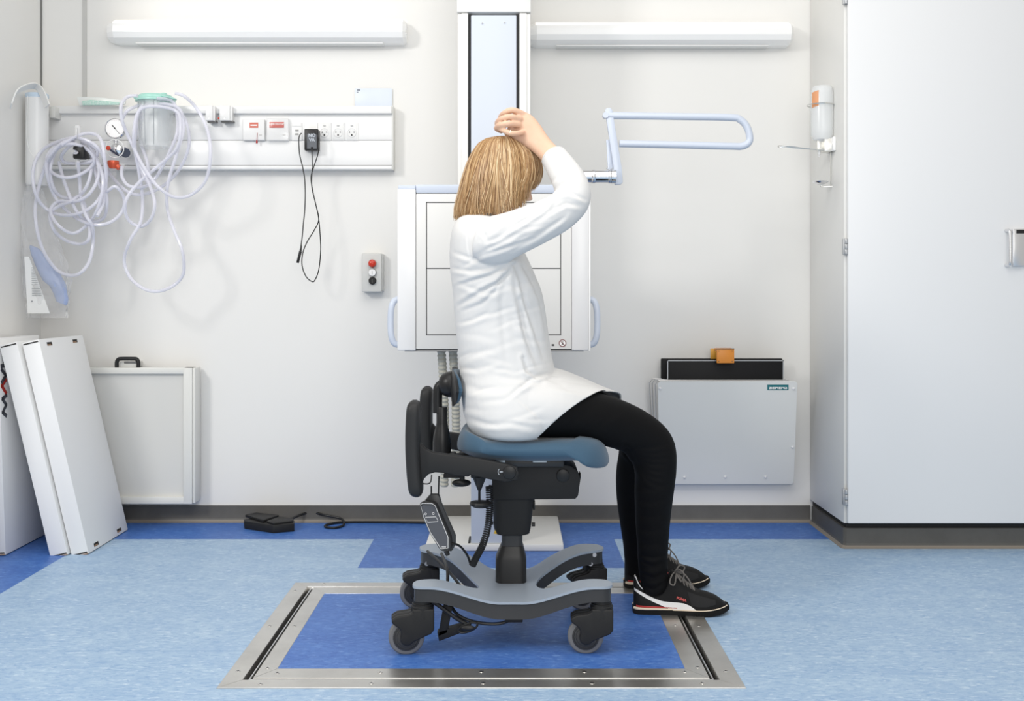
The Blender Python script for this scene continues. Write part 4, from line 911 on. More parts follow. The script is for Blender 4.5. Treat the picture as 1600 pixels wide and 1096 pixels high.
# armrests
apoly = [(652, 686), (656, 692), (664, 701), (676, 707), (700, 710.5), (745, 716), (795, 726), (808, 730), (811, 740), (808, 750), (790, 753), (760, 748), (735, 742), (732, 745), (712, 743), (694, 739), (680, 738), (670, 741), (663, 748), (659, 757), (656, 770), (652, 775)]
ap = [P(x, y, 566) for x, y in apoly]
for sgn, yb in ((-1, CY - .235), (1, CY + .205)):
    t = cx
    b = MB(); b.prism([Vector((v.x, yb, v.z)) for v in ap], (0, .03, 0), .006, 3); arm = part('armrest_arm', b, BLACKM, t)
    yo = yb - (.003 if sgn < 0 else -.03)
    b = MB(); c = P(796, 738, 566); b.cyl((c.x, yb - .004, c.z), (c.x, yb + .034, c.z), .0185, n=24, bev=.003); part('arm_pivot', b, BLACKP, arm)
    b = MB(); c = P(783, 737, 566); b.box((c.x - .004, yb - .0012, c.z - .001), (c.x + .006, yb + .0005, c.z + .001)); 
    b.tube([Vector((c.x - .004 - .004 * math.cos(a), yb - .0005, c.z + .008 * math.sin(a))) for a in [-1.5 + 3 * i / 8 for i in range(9)]], .0008, 5); part('arm_mark', b, MARK, arm)
    b = MB(); rr = []
    for i in range(33):
        t_ = .5 - .5 * math.cos(PI * i / 32); z = P(0, 777, 566).z + (P(0, 626, 566).z - P(0, 777, 566).z) * t_
        xc = P(647.5, 0, 566).x - .007 * math.sin(t_ * PI) + .006 * (1 - t_) ; e = max(.3, max(0, 1 - (abs(t_ - .5) * 2) ** 14) ** .5)
        rr.append(b.ring(Vector((xc, yb + .015, z)), Vector((.0205 * e, 0, 0)), Vector((0, .042 * e, 0)), 28, 3.6))
    b.rings(rr); part('armrest_pad', b, mat('pad_black', (.022, .022, .0225), .5, spec=.3, bump=(500, .2, .0006)), arm)
# backrest post and pad
s0 = 525.; q = lambda x, y: P(x, y, s0)
b = MB(); b.lathe(q(690.5, 708), (0, 0, 1), [(.027, 0), (.027, .03), (.024, .055), (.019, .075), (.0165, .09), (.0165, .135), (.0155, .137)], 26); bp = part('back_post', b, BLACKP, cx)
b = MB(); b.tube([q(684, 645)] + catmull([q(683.5, 640), q(683.5, 622), q(684.5, 608), q(690, 601), q(700, 600)], 5), .0145, 18); part('post_tube', b, BLACKP, bp)
b = MB(); b.lathe(q(705, 601), (-1, 0, .0), [(.039, -.001), (.039, .004), (.037, .014), (.031, .026), (.02, .035), (.0005, .039)], 32); part('back_ball', b, BLACKP, bp, label='black hemispherical joint')
b = MB(); b.box((q(678, 0).x, CY - .03, .5), (q(712, 0).x, CY + .03, .525), .004); b.box((q(676, 0).x, CY - .02, .505), (-.05, CY + .02, .522), .004); part('post_bracket', b, BLACKM, cx)
def curved(off0, off1, hy, zc_, hz, curve, name, m, tilt=0, ex=3.0):
    b = MB(); n = 18; k = 16; g = [[None] * (k + 1) for _ in range(n + 1)]
    front = []; back = []
    for i in range(n + 1):
        u = -1 + 2 * i / n
        for lay, off in ((front, off1), (back, off0)):
            row = []
            for j in range(k + 1):
                w = -1 + 2 * j / k; hh = hz * (max(0, 1 - abs(u) ** ex)) ** (1 / ex) if abs(u) < 1 else 0; hh = max(hh, hz * .12)
                z = zc_ + w * hh; x = q(711, 0).x + off + curve * u * u + tilt * w * w
                if lay is front: x -= .008 * (abs(w) ** 6) 
                row.append(b.bm.verts.new((x, CY + hy * u, z)))
            lay.append(row)
    for i in range(n):
        for j in range(k):
            b._tag([b.bm.faces.new((front[i][j], front[i + 1][j], front[i + 1][j + 1], front[i][j + 1])), b.bm.faces.new((back[i][j], back[i][j + 1], back[i + 1][j + 1], back[i + 1][j]))])
        for j in (0, k): b._tag([b.bm.faces.new((front[i][j], front[i + 1][j], back[i + 1][j], back[i][j]))])
    for i in (0, n):
        for j in range(k): b._tag([b.bm.faces.new((front[i][j], front[i][j + 1], back[i][j + 1], back[i][j]))])
    return part(name, b, m, bp, angle=60)
zb = q(0, 604).z
curved(-.012, -.005, .125, zb, .056, .022, 'back_shell', BLACKP, .004)
curved(-.006, .008, .120, zb, .050, .020, 'back_pad', SEATBLUE, .0)
# adjusting knobs
b = MB(); c = P(722, 753, 540); b.cyl(P(722, 744, 540), P(722, 751, 540), .008, n=12); b.sphere(P(721, 755, 540), (.028, .018, .011), 22, 12); part('tension_knob', b, BLACKP, cx)
b = MB(); b.box(tuple(P(694, 742, 540)), tuple(P(720, 746, 540) + Vector((0, .03, 0))), .002); part('knob_bracket', b, BLACKM, cx)
b = MB(); s1 = 555.; c = P(749, 745, s1)
b.lathe(c, (0, 0, -1), [(.019, 0), (.018, .006), (.0115, .022), (.006, .036), (.0035, .04), (.0035, .075)], 20); b.box((c.x - .024, c.y - .015, c.z - .002), (c.x + .03, c.y + .015, c.z + .01), .003)
b.lathe(P(751, 789, s1), (0, 0, 1), [(.0005, -.008), (.02, -.007), (.030, -.001), (.0315, .004), (.029, .008), (.012, .0095), (.0005, .0095)], 30); part('height_lever', b, BLACKP, cx, label='black paddle lever with round plate')
# coiled cable
b = MB(); path = catmull([P(764, 760, 548), P(765, 790, 548), P(763, 820, 548), P(755, 850, 548), P(745, 870, 548), P(738, 884, 548)], 12); n = len(path); pts = []
T = 46; M_ = T * 9
for i in range(M_):
    f = i / (M_ - 1) * (n - 1); k = min(int(f), n - 2); p = path[k].lerp(path[k + 1], f - k); t = (path[k + 1] - path[k]).normalized(); u = t.orthogonal().normalized(); u = (Vector((0, 1, 0)) - t * t.y).normalized(); v = t.cross(u); a = 2 * PI * T * i / M_
    r = .0088; pts.append(p + u * math.cos(a) * r + v * math.sin(a) * r)
b.tube(pts, .0024, 6); part('coil_cable', b, BLACKP, cx, label='black coiled cable')
b = MB(); b.tube(catmull([P(700, 862, 562), P(702, 853, 560), P(709, 850, 558), P(720, 855, 553), P(730, 868, 550), P(735, 881, 548), P(739, 885, 548)], 6), .0033, 8); part('cable', b, BLACKP, cx)
# hand control hanging on its strap
hc = thing('hand_control', 'charcoal hand control with white outline hanging under the armrest', 'remote control', P(685, 858, 562))
sh = 562.
def offs(pts, k, c): return [(c[0] + (x - c[0]) * k, c[1] + (y - c[1]) * k) for x, y in pts]
face = [(655, 790), (657, 785.5), (662, 784.5), (674, 785), (680, 788), (703, 840), (704, 856), (701, 862), (690, 862), (686, 858), (670, 832), (660, 808)]
b = MB(); b.prism([P(x, y, sh) for x, y in face], (.005, .024, 0), .003, 3); b.prism([P(x, y, 558) for x, y in ((662, 785), (672, 773), (686, 773), (690, 787), (712, 838), (712, 852), (706, 862), (700, 862), (690, 820))], (0, .018, 0), .003); part('housing', b, DGREYP, hc)
fo_ = [(657, 789), (660, 787), (675, 787.5), (680, 791), (700, 840), (700, 857), (689, 858), (672, 832), (662, 808)]
b = MB(); b.tube([P(x, y, sh + .4) for x, y in fo_], .0009, 6, closed=True); b.tube([P(x, y, sh + .4) for x, y in ((664.5, 808.5), (681, 808), (684, 813), (684, 815.5), (668, 816.5))], .0008, 6, closed=True)
for x, y in ((665, 803.5), (677, 803)): b.tube([P(x, y, sh + .4) + Vector((math.cos(a) * .0028, 0, math.sin(a) * .0028)) for a in [2 * PI * i / 12 for i in range(12)]], .0006, 5, closed=True)
b.box(tuple(P(690, 855.5, sh + .4)), tuple(P(697, 854.5, sh + .3)))
part('outline', b, mat('white_print', (.8, .8, .8), .5), hc, label='white printed outline')
b = MB(); b.prism([P(x, y, sh + .2) for x, y in offs(fo_, .93, (679, 824))], (0, .002, 0)); part('membrane', b, mat('membrane_grey', (.075, .078, .09), .45), hc)
b = MB(); b.tube([P(674, 773, 558), P(674, 760, 557)], .0022, 8); b.tube([P(685, 775, 558), P(686, 744, 557)], .0022, 8); b.tube(catmull([P(657, 755.5, 562), P(668, 756.5, 560), P(673, 753, 559), P(674.5, 742, 558)], 5), .0018, 8); b.cyl(P(697, 861, 560), P(700, 868, 560), .0075, .006, 12); part('hanger', b, BLACKP, hc)
# ------------------------------------------------------------------ the woman
pw = P(800, 640, 525)
SKIN = mat('skin', srgb(226, 190, 164), .5, spec=.3, noise=(14, srgb(220, 180, 154), .35, .7)); SKIN.node_tree.nodes['Principled BSDF'].inputs['Subsurface Weight'].default_value = .12
SKIN.node_tree.nodes['Principled BSDF'].inputs['Subsurface Radius'].default_value = (.01, .004, .002); SKIN.node_tree.nodes['Principled BSDF'].inputs['Subsurface Scale'].default_value = .6
KNIT = mat('white_knit', (.725, .72, .71), .85, bump=(650, .35, .0009), spec=.2)
LEGG = mat('black_stretch_fabric', (.0055, .0055, .006), .7, bump=(900, .15, .0006), spec=.12)

def limb(b, st, n=36, ex=2.1, depth=Vector((0, 1, 0)), k=5, grow=0, scale=1):
    """st: (px, py, s, half width in photo px, half depth in m); rings square to the path"""
    ks = catmull([P(x, y, s) for x, y, s, w, d in st], k); ws = catmull([Vector((w / s * scale + grow, d * scale + grow, 0)) for x, y, s, w, d in st], k)
    rr = []
    for i, p in enumerate(ks):
        t = (ks[min(i + 1, len(ks) - 1)] - ks[max(i - 1, 0)]).normalized(); v = (depth - t * depth.dot(t)).normalized(); u = t.cross(v)
        rr.append(b.ring(p, u * ws[i].x, v * ws[i].y, n, ex))
    b.rings(rr); return b
def stack(b, st, n=48, ex=2.3, k=4, shrink=0):
    """horizontal slices: (py, x left, x right, Y centre, half depth)"""
    q = catmull([Vector((x0, x1, y)) for y, x0, x1, yc, d in st], k); q2 = catmull([Vector((yc, d, 0)) for y, x0, x1, yc, d in st], k); rr = []
    for a, c in zip(q, q2):
        s = F / c.x; p = P((a.x + a.y) / 2, a.z, s); rr.append(b.ring(p, Vector(((a.y - a.x) / 2 / s - shrink, 0, 0)), Vector((0, c.y - shrink, 0)), n, ex))
    b.rings(rr); return b
def fuse(b, voxel, smooth=4, fac=.5):
    bmesh.ops.recalc_face_normals(b.bm, faces=b.bm.faces[:]); bmesh.ops.triangulate(b.bm, faces=[f for f in b.bm.faces if len(f.verts) > 4])
    me = bpy.data.meshes.new('tmp'); b.bm.to_mesh(me); b.bm.free(); o = bpy.data.objects.new('tmp', me); COL.objects.link(o)
    m = o.modifiers.new('r', 'REMESH'); m.mode = 'VOXEL'; m.voxel_size = voxel
    if smooth: m = o.modifiers.new('s', 'SMOOTH'); m.factor = fac; m.iterations = smooth
    dg = bpy.context.evaluated_depsgraph_get(); r = bpy.data.meshes.new_from_object(o.evaluated_get(dg)); bpy.data.objects.remove(o, do_unlink=True)
    for p in r.polygons: p.use_smooth = True
    return r
def proj(v): s = F / v.y; return 800 + v.x * s, HZ + (H - v.z) * s
def segdist(px, py, pts):
    best = 1e9; bt = 0; n = len(pts) - 1
    for i in range(n):
        ax, ay_ = pts[i]; bx, by = pts[i + 1]; dx_, dy_ = bx - ax, by - ay_; L2 = dx_ * dx_ + dy_ * dy_
        t = max(0, min(1, ((px - ax) * dx_ + (py - ay_) * dy_) / L2)); qx, qy = ax + dx_ * t - px, ay_ + dy_ * t - py; d = math.sqrt(qx * qx + qy * qy)
        if d < best:
            best = d; bt = (i + t) / n
            sg = 1 if dx_ * (py - ay_) - dy_ * (px - ax) > 0 else -1; bs = sg
    return best, bt, bs
def folds(me, cr, side=-1):
    """press folds into the cloth on the side facing -Y: groove with a soft ridge beside it"""
    nrm = [v.normal.copy() for v in me.vertices]; boxes = []
    for pts, w, d in cr:
        boxes.append((min(p[0] for p in pts) - 4 * w, max(p[0] for p in pts) + 4 * w, min(p[1] for p in pts) - 4 * w, max(p[1] for p in pts) + 4 * w))
    for i, v in enumerate(me.vertices):
        k = -nrm[i].y
        if k < -.05: continue
        k = min(1, k + .35); px, py = proj(v.co); off = 0
        for (pts, w, d), bx in zip(cr, boxes):
            if px < bx[0] or px > bx[1] or py < bx[2] or py > bx[3]: continue
            ds, t, sg = segdist(px, py, pts); f = math.sin(min(1, max(0, t * .92 + .06)) * PI) ** .5
            off += -d * f * math.exp(-(ds / w) ** 2) + d * .75 * f * math.exp(-((ds * sg - 1.9 * w) / (1.3 * w)) ** 2)
        if off: v.co += nrm[i] * off * k

# ---- stations
YM = 3.16
TORSO = [(334, 724, 768, 3.155, .05), (342, 716, 784, 3.155, .10), (352, 710, 796, 3.155, .145), (368, 705, 806, 3.155, .175), (395, 703, 820, 3.155, .182), (425, 704, 834, 3.155, .18), (458, 708, 847, 3.155, .172), (490, 710, 853, 3.16, .166), (520, 713, 857, 3.16, .168), (550, 716, 861, 3.165, .176), (580, 719, 868, 3.17, .188), (610, 721, 880, 3.165, .208), (640, 724, 886, 3.165, .222), (660, 730, 880, 3.165, .22), (674, 740, 866, 3.165, .20), (682, 756, 850, 3.17, .15)]
def lap(b, grow=0):
    st = [(780, 590, 682, 3.17, .18), (830, 580, 685, 3.18, .195), (870, 580, 686, 3.20, .2), (905, 592, 688, 3.225, .2), (940, 607, 692, 3.25, .2), (975, 621, 699, 3.28, .2), (1000, 630, 705, 3.3, .2)]
    q = catmull([Vector(s[:3]) for s in st], 4); q2 = catmull([Vector((s[3], s[4], 0)) for s in st], 4); rr = []
    for a, c in zip(q, q2):
        s = F / c.x; p = P(a.x, (a.y + a.z) / 2, s); rr.append(b.ring(p, Vector((0, c.y + grow, 0)), Vector((0, 0, (a.z - a.y) / 2 / s + grow)), 40, 2.6))
    b.rings(rr)
ARM = [(748, 372, 556, 30, .045), (770, 376, 558, 38, .058), (805, 364, 560, 35, .058), (845, 347, 560, 32, .054), (875, 331, 559, 30, .051), (894, 310, 557, 29, .049), (891, 287, 553, 27, .046), (878, 264, 546, 24, .041), (866, 246, 540, 21, .038)]
FARARM = [(758, 372, 502, 26, .045), (775, 400, 497, 28, .052), (788, 450, 490, 26, .05), (796, 500, 485, 24, .046), (818, 545, 488, 20, .04), (838, 578, 488, 16, .034)]
NEAR = [(790, 636, 543, 45, .075), (850, 640, 543, 43, .088), (905, 648, 536, 40, .083), (955, 660, 528, 38.5, .074), (995, 677, 522, 36, .066), (1017, 700, 519, 37.5, .06), (1024, 730, 517, 33, .056), (1022, 770, 514, 30.5, .053), (1020, 810, 510, 27.5, .047), (1020, 850, 506, 24.5, .041), (1020, 880, 503, 23, .038), (1022, 905, 501, 22, .034), (1024, 926, 500, 18, .026)]
FARL = [(790, 625, 508, 42, .085), (860, 630, 500, 40, .085), (920, 644, 490, 36, .078), (965, 660, 483, 33, .07), (993, 676, 479, 32, .062), (1000, 704, 477, 33, .058), (994, 740, 474, 31.5, .054), (992, 780, 470, 28.5, .05), (992, 820, 467, 23, .043), (993, 850, 464, 19.5, .038), (994, 872, 462, 18.5, .036), (997, 895, 460, 19, .034)]

person = None
# ---- head (local: face +x, up z), then turned and tilted
def head():
    b = bmesh.new(); bmesh.ops.create_uvsphere(b, u_segments=96, v_segments=72, radius=1)
    for v in b.verts:
        x, y, z = v.co; 
        w = .076 * (1 - .10 * max(0, x)) ; dpt = .096; h = .115
        X = x * dpt; Y = y * w; Z = z * h
        if z < -.1:                                  # jaw narrows, chin forward
            k = (-z - .1) / .9; Y *= 1 - .34 * k; X = X * (1 - .22 * k) + .022 * k * (1 if x > 0 else .3)
            if x < 0: X *= 1 - .25 * k
        if x > .2:                                   # flatter face plane
            X = X * (1 - .10 * (x - .2)) + 0
        def g(cy, cz, sy, sz): return math.exp(-((Y - cy) / sy) ** 2 - ((Z - cz) / sz) ** 2) if x > 0 else 0
        X += .022 * g(0, -.030, .009, .013) + .014 * g(0, -.012, .007, .020) + .006 * g(0, .012, .007, .014)     # nose
        for s in (-1, 1):
            X += -.010 * g(s * .030, .006, .014, .010) + .005 * g(s * .030, .024, .020, .007) + .006 * g(s * .034, -.030, .018, .018) + .007 * g(s * .010, -.034, .006, .006)
            X += .0035 * g(s * .030, .004, .010, .006)
        X += .008 * g(0, -.058, .018, .006) - .006 * g(0, -.064, .018, .0022) + .007 * g(0, -.070, .016, .006) - .004 * g(0, -.082, .02, .006) + .010 * g(0, -.098, .018, .012)
        v.co = Vector((X, Y, Z))
    return b
YAW, PIT = math.radians(16), math.radians(22)
HM = Matrix.Translation(P(784, 275, 525)) @ Matrix.Rotation(YAW, 4, 'Z') @ Matrix.Rotation(PIT, 4, 'Y')
b = MB(); hb = head()
for v in hb.verts: v.co = HM @ v.co
b.add(hb)
for s in (-1, 1): b.sphere(HM @ Vector((-.008, s * .074, -.008)), (.018, .008, .030), 20, 12, HM.to_3x3())
limb(b, [(752, 372, 525, 34, .07), (758, 350, 525, 31, .056), (768, 325, 525, 30, .052), (778, 300, 525, 30, .05)])
stack(b, TORSO[:12], shrink=.02); b.sphere(P(795, 632, 523), (.105, .15, .055), 32, 18)
limb(b, ARM, scale=.72); limb(b, FARARM, scale=.72)
limb(b, NEAR, scale=.80, grow=-.004); limb(b, FARL, scale=.80, grow=-.004)
# near forearm and hand
limb(b, [(884, 270, 548, 19, .034), (870, 252, 541, 17.5, .031), (855, 237, 536, 16, .027), (843, 224, 533, 17, .025), (830, 211, 531, 21, .024), (818, 201, 530, 24, .023), (807, 194, 529, 22.5, .021), (799, 191, 528, 17, .016)], ex=2.4, k=3)
def finger(pts, r):
    q = catmull([P(*p) for p in pts], 5); m = len(q) - 1
    b.tube(q, [r * (1.0 - .22 * i / m + .06 * math.exp(-((i / m - .33) / .08) ** 2) + .04 * math.exp(-((i / m - .66) / .08) ** 2)) for i in range(m + 1)], 14)
    b.sphere(q[-1], r * .80, 12, 8); b.sphere(q[0], r * 1.0, 12, 8)
finger([(816, 178, 531), (801, 172.5, 533), (788, 177, 532), (782, 185, 524), (786, 193, 517)], .0097)
finger([(812, 186, 533), (796, 183, 536), (782, 187, 534), (777, 194, 526), (783, 200, 518)], .0099)
finger([(810, 195, 534), (795, 193.5, 538), (781, 196, 536), (776, 201, 528), (783, 205, 519)], .0096)
finger([(816, 207, 535), (803, 209, 538), (791, 206, 538), (780, 200.5, 533), (779, 203, 525)], .0086)
finger([(828, 216, 524), (814, 218, 520), (801, 214, 518), (792, 210, 517)], .0098)
# far hand resting on the far thigh
limb(b, [(828, 562, 488, 12, .024), (840, 580, 488, 13, .026), (852, 590, 488, 11, .036), (864, 595, 488, 8, .038)], ex=2.4, k=3)
for i, dy in enumerate((-.028, -.010, .009, .027)):
    q = [P(862, 595, 488) + Vector((0, dy, 0)), P(874, 599, 488) + Vector((0, dy * 1.15, 0)), P(886, 606 + abs(i - 1.4), 488) + Vector((0, dy * 1.2, 0))]
    b.tube(catmull(q, 4), .0082, 12); b.sphere(q[-1], .0078, 10, 8)
b.tube(catmull([P(846, 587, 492), P(858, 598, 496), P(868, 606, 498)], 4), .0088, 12)
# feet inside the shoes
for X, Yc, in ((.385, 3.327), (.388, 3.61)): b.sphere((X + .13, Yc, .045), (.11, .028, .022), 20, 12)
me = fuse(b, .0028, 2, .4); me.name = 'person'
me.materials.append(SKIN)
LIP = mat('lips', srgb(196, 116, 108), .4); me.materials.append(LIP)
HI = HM.inverted()
for p in me.polygons:
    c = HI @ p.center
    if c.x > .06 and abs(c.y) < .021 and -.077 < c.z < -.052 and (abs(c.y) / .021) ** 2 + ((c.z + .064) / .0125) ** 2 < 1: p.material_index = 1
O0 = Vector((.05, YM, .0))
for v in me.vertices: v.co -= O0
person = bpy.data.objects.new('person', me); COL.objects.link(person); person.location = O0
person['label'] = 'blonde person in white top and black leggings sitting sideways, hand on head'; person['category'] = 'person'
# eyes
for s in (-1, 1):
    b = MB(); c = HM @ Vector((.0765, s * .0300, .0045)); b.sphere(c, .0108, 18, 12)
    ey = part('eye', b, mat('eye_white', (.8, .79, .78), .2), person)
    b = MB(); d = (HM.to_3x3() @ Vector((1, s * .05, -.15))).normalized(); b.lathe(c + d * .0097, d, [(.0052, 0), (.0052, .0006), (.0005, .0014)], 16); part('iris', b, mat('iris', (.10, .16, .20), .2), ey)
    b = MB(); b.tube(catmull([HM @ Vector((.088, s * .016, .024)), HM @ Vector((.089, s * .030, .029)), HM @ Vector((.079, s * .046, .025))], 5), .0022, 6, taper=lambda t: 1 - .6 * abs(2 * t - 1)); part('eyebrow', b, mat('brow', srgb(150, 116, 78), .7), person)
# ring on the little finger
c = P(797, 207.5, 538); ax = (P(803, 209, 538) - P(791, 206, 538)).normalized(); u = ax.orthogonal().normalized(); v_ = ax.cross(u)
b = MB(); b.tube([c + u * math.cos(a) * .0095 + v_ * math.sin(a) * .0095 for a in [2 * PI * i / 28 for i in range(28)]], .0011, 8, closed=True); part('ring', b, CHROME, person, label='thin silver ring')

# ---- leggings
b = MB(); limb(b, NEAR); limb(b, FARL); stack(b, [(590, 735, 850, 3.17, .14), (605, 732, 868, 3.18, .16), (630, 732, 884, 3.18, .17), (660, 738, 884, 3.18, .17), (674, 750, 862, 3.17, .15)], shrink=.01)
me = fuse(b, .0055, 6)
cr = []
for k in range(7): cr.append(([(968 + k * 1.5, 706 - k * 2), (990 + k, 702 + k * 5), (1022 - k, 700 + k * 9), (1046 - k * 2, 694 + k * 11)], 3.2, .0020))
for k in range(6): cr.append(([(1000, 868 + k * 9), (1020, 873 + k * 9 + (k % 2) * 4), (1044, 868 + k * 9 - (k % 3) * 3)], 3.0, .0030))
for k in range(5): cr.append(([(992, 760 + k * 22), (1015, 765 + k * 22), (1046, 758 + k * 23)], 4, .0012))
for k in range(4): cr.append(([(880 + k * 14, 680), (900 + k * 16, 655), (935 + k * 12, 632 + k * 3)], 5, .0015))
folds(me, cr); me.name = 'leggings'; me.materials.append(LEGG)
part('leggings', me, LEGG, person, label='black leggings')

# ---- white knit tunic
b = MB(); stack(b, TORSO); lap(b, .006); limb(b, [(750, 640, 530, 34, .05)] + NEAR[:5], grow=.012); limb(b, [(755, 635, 515, 34, .05)] + FARL[:5], grow=.010); limb(b, ARM); limb(b, FARARM)
me = fuse(b, .0045, 5)
bm = bmesh.new(); bm.from_mesh(me)
A_, B_, C_ = P(838, 687, 556), P(940, 612, 534), P(966, 622, 487)
nn = (B_ - A_).cross(C_ - A_).normalized(); nn = nn if nn.x > 0 else -nn
r = bmesh.ops.bisect_plane(bm, geom=bm.verts[:] + bm.edges[:] + bm.faces[:], plane_co=A_, plane_no=nn, clear_outer=True)
hem = [e for e in r['geom_cut'] if isinstance(e, bmesh.types.BMEdge)]
bmesh.ops.recalc_face_normals(bm, faces=bm.faces[:])
hv = set(v for e in hem for v in e.verts)
r2 = bmesh.ops.extrude_edge_only(bm, edges=hem); cen = sum((v.co for v in hv), Vector()) / max(1, len(hv))
for v in r2['geom']:
    if isinstance(v, bmesh.types.BMVert): v.co += (cen - v.co).normalized() * .008 - nn * .004
bm.to_mesh(me); bm.free()
for p in me.polygons: p.use_smooth = True
cr = [([(802, 415), (792, 430), (778, 442), (752, 456), (716, 478)], 3.2, .0065), ([(800, 414), (765, 430), (740, 438), (714, 446)], 2.6, .0045), ([(786, 430), (772, 458), (752, 475), (722, 486)], 3, .004),
      ([(806, 414), (815, 440), (822, 475), (836, 515), (850, 560)], 4, .007), ([(818, 416), (832, 440), (845, 470), (852, 505), (856, 530)], 3.4, .006), ([(803, 424), (808, 460), (818, 505), (832, 560)], 4.5, .005),
      ([(790, 432), (784, 470), (786, 510), (792, 570)], 5, .003), ([(812, 470), (820, 520), (842, 575)], 4, .004),
      ([(818, 560), (824, 580), (838, 588), (856, 584), (872, 588)], 3, .007), ([(815, 604), (830, 592), (850, 590), (880, 600)], 3, .005), ([(796, 620), (812, 606), (836, 597)], 3, .004),
      ([(806, 622), (828, 641), (850, 661)], 1.2, .0018), ([(726, 655), (760, 664), (800, 662), (836, 670)], 4, .003), ([(860, 600), (890, 608), (920, 614)], 4, .003),
      ([(720, 505), (740, 500), (762, 488)], 3, .0035), ([(720, 560), (745, 552), (770, 545)], 5, .003), ([(722, 600), (750, 610), (790, 606)], 6, .003),
      ([(856, 316), (872, 304), (890, 301), (914, 312)], 2.6, .006), ([(853, 322), (862, 300), (880, 287), (900, 285)], 2.6, .0055), ([(862, 330), (884, 318), (906, 322)], 3, .004), ([(860, 285), (876, 274), (894, 272)], 3, .0035),
      ([(724, 416), (756, 398), (800, 384), (832, 372)], 3, .0035), ([(770, 376), (800, 356), (830, 338), (852, 322)], 3.2, .0045), ([(742, 400), (780, 380), (815, 362)], 3, .003), ([(800, 392), (836, 372), (868, 350), (884, 338)], 3, .0035), ([(746, 352), (760, 372), (768, 392)], 3, .002),
      ([(730, 366), (731, 386), (736, 408)], 1.2, .0018), ([(710, 395), (730, 402), (756, 412)], 3, .003), ([(708, 420), (735, 424), (770, 420)], 3, .004)]
rnd = random.Random(11)
for k in range(26):
    x = rnd.uniform(722, 850); y = rnd.uniform(440, 660); a = rnd.uniform(-.5, .3); L = rnd.uniform(12, 34)
    cr.append(([(x - L * math.cos(a), y - L * math.sin(a)), (x, y + rnd.uniform(-3, 3)), (x + L * math.cos(a), y + L * math.sin(a))], rnd.uniform(2.5, 5), rnd.uniform(.0010, .0022)))
for k in range(14):
    t = rnd.random(); x = 760 + 120 * t; y = 380 - 50 * t + rnd.uniform(-18, 18); L = rnd.uniform(10, 24); a = -.45 + rnd.uniform(-.3, .3)
    cr.append(([(x - L * math.cos(a), y - L * math.sin(a)), (x + L * math.cos(a), y + L * math.sin(a))], rnd.uniform(2, 3.5), rnd.uniform(.001, .002)))
me.update()
folds(me, cr)
me.name = 'tunic'; me.materials.append(KNIT)
tu = part('tunic', me, KNIT, person, label='long white knitted top')
# cuff ring and collar
b = MB()
def collar(st, tk, m=40):
    c, u, v = st; b.tube([c + u * math.cos(a) + v * math.sin(a) for a in [2 * PI * i / m for i in range(m)]], tk, 10, closed=True)
c = P(866, 246, 540); t = (P(866, 246, 540) - P(878, 264, 546)).normalized(); v = (Vector((0, 1, 0)) - t * t.y).normalized(); u = t.cross(v); collar((c - t * .002, u * (19.2 / 540), v * .0355), .0042)
part('cuff', b, KNIT, tu)
b = MB(); c = P(752, 342, 525); t = Vector((.25, 0, 1)).normalized(); v = Vector((0, 1, 0)); u = v.cross(t)
rr = [b.ring(c + t * z, u * ru, v * rv, 40) for z, ru, rv in ((-.022, .070, .085), (0, .062, .072), (.014, .059, .066), (.018, .056, .062), (.012, .053, .06), (-.022, .055, .06))]
b.rings(rr, caps=False); part('collar', b, KNIT, tu)

# ---- hair: under-layer and strands
CROWN = P(785, 275, 525)
def lerp_tab(tab, x):
    if x <= tab[0][0]: return tab[0][1]
    for (a, va), (c, vc) in zip(tab[:-1], tab[1:]):
        if x <= c: return va + (vc - va) * (x - a) / (c - a)
    return tab[-1][1]
BACK = [(213, 2), (214.5, 14), (217, 26), (224, 37), (236, 46), (255, 55), (275, 61), (300, 67), (325, 73), (340, 75)]
FRONT_ = [(213, 4), (215, 18), (219, 30), (226, 40), (240, 53), (255, 58), (270, 59), (285, 55), (292, 50), (340, 40)]
SIDE = [(213, .004), (215, .028), (219, .046), (226, .058), (240, .074), (260, .084), (285, .090), (310, .093), (340, .098)]
def hpt(a, y, k=1.0):
    """a: azimuth from the face direction, y: photo height at the mid plane"""
    ca, sa = math.cos(a), math.sin(a)
    rx = (lerp_tab(FRONT_, y) if ca > 0 else lerp_tab(BACK, y)) / 525.; ry = lerp_tab(SIDE, y)
    x = rx * ca * k; yy = ry * sa * k
    cyaw, syaw = math.cos(YAW * .6), math.sin(YAW * .6)
    c = P(786, y, 525)
    return Vector((c.x + x * cyaw - yy * syaw, c.y + x * syaw + yy * cyaw, c.z))
def ylen(a):
    d = abs(math.degrees(math.atan2(math.sin(a), math.cos(a))))
    return lerp_tab([(0, 290), (38, 291), (50, 300), (58, 322), (90, 333), (140, 338), (180, 340)], d)
b = MB(); n = 72; rows = []
ys = 26
for j in range(ys + 1):
    row = []
    for i in range(n):
        a = 2 * PI * i / n; yb = ylen(a) - 4; t = j / ys; y = 213.5 + (yb - 213.5) * (t ** 1.35)
        row.append(b.bm.verts.new(hpt(a, y, .955)))
    rows.append(row)
for r0, r1 in zip(rows[:-1], rows[1:]): b.bridge(r0, r1)
b.cap(rows[0])
inner = [b.bm.verts.new(v.co.lerp(Vector((CROWN.x, CROWN.y, v.co.z)), .12)) for v in rows[-1]]; b.bridge(rows[-1], inner)
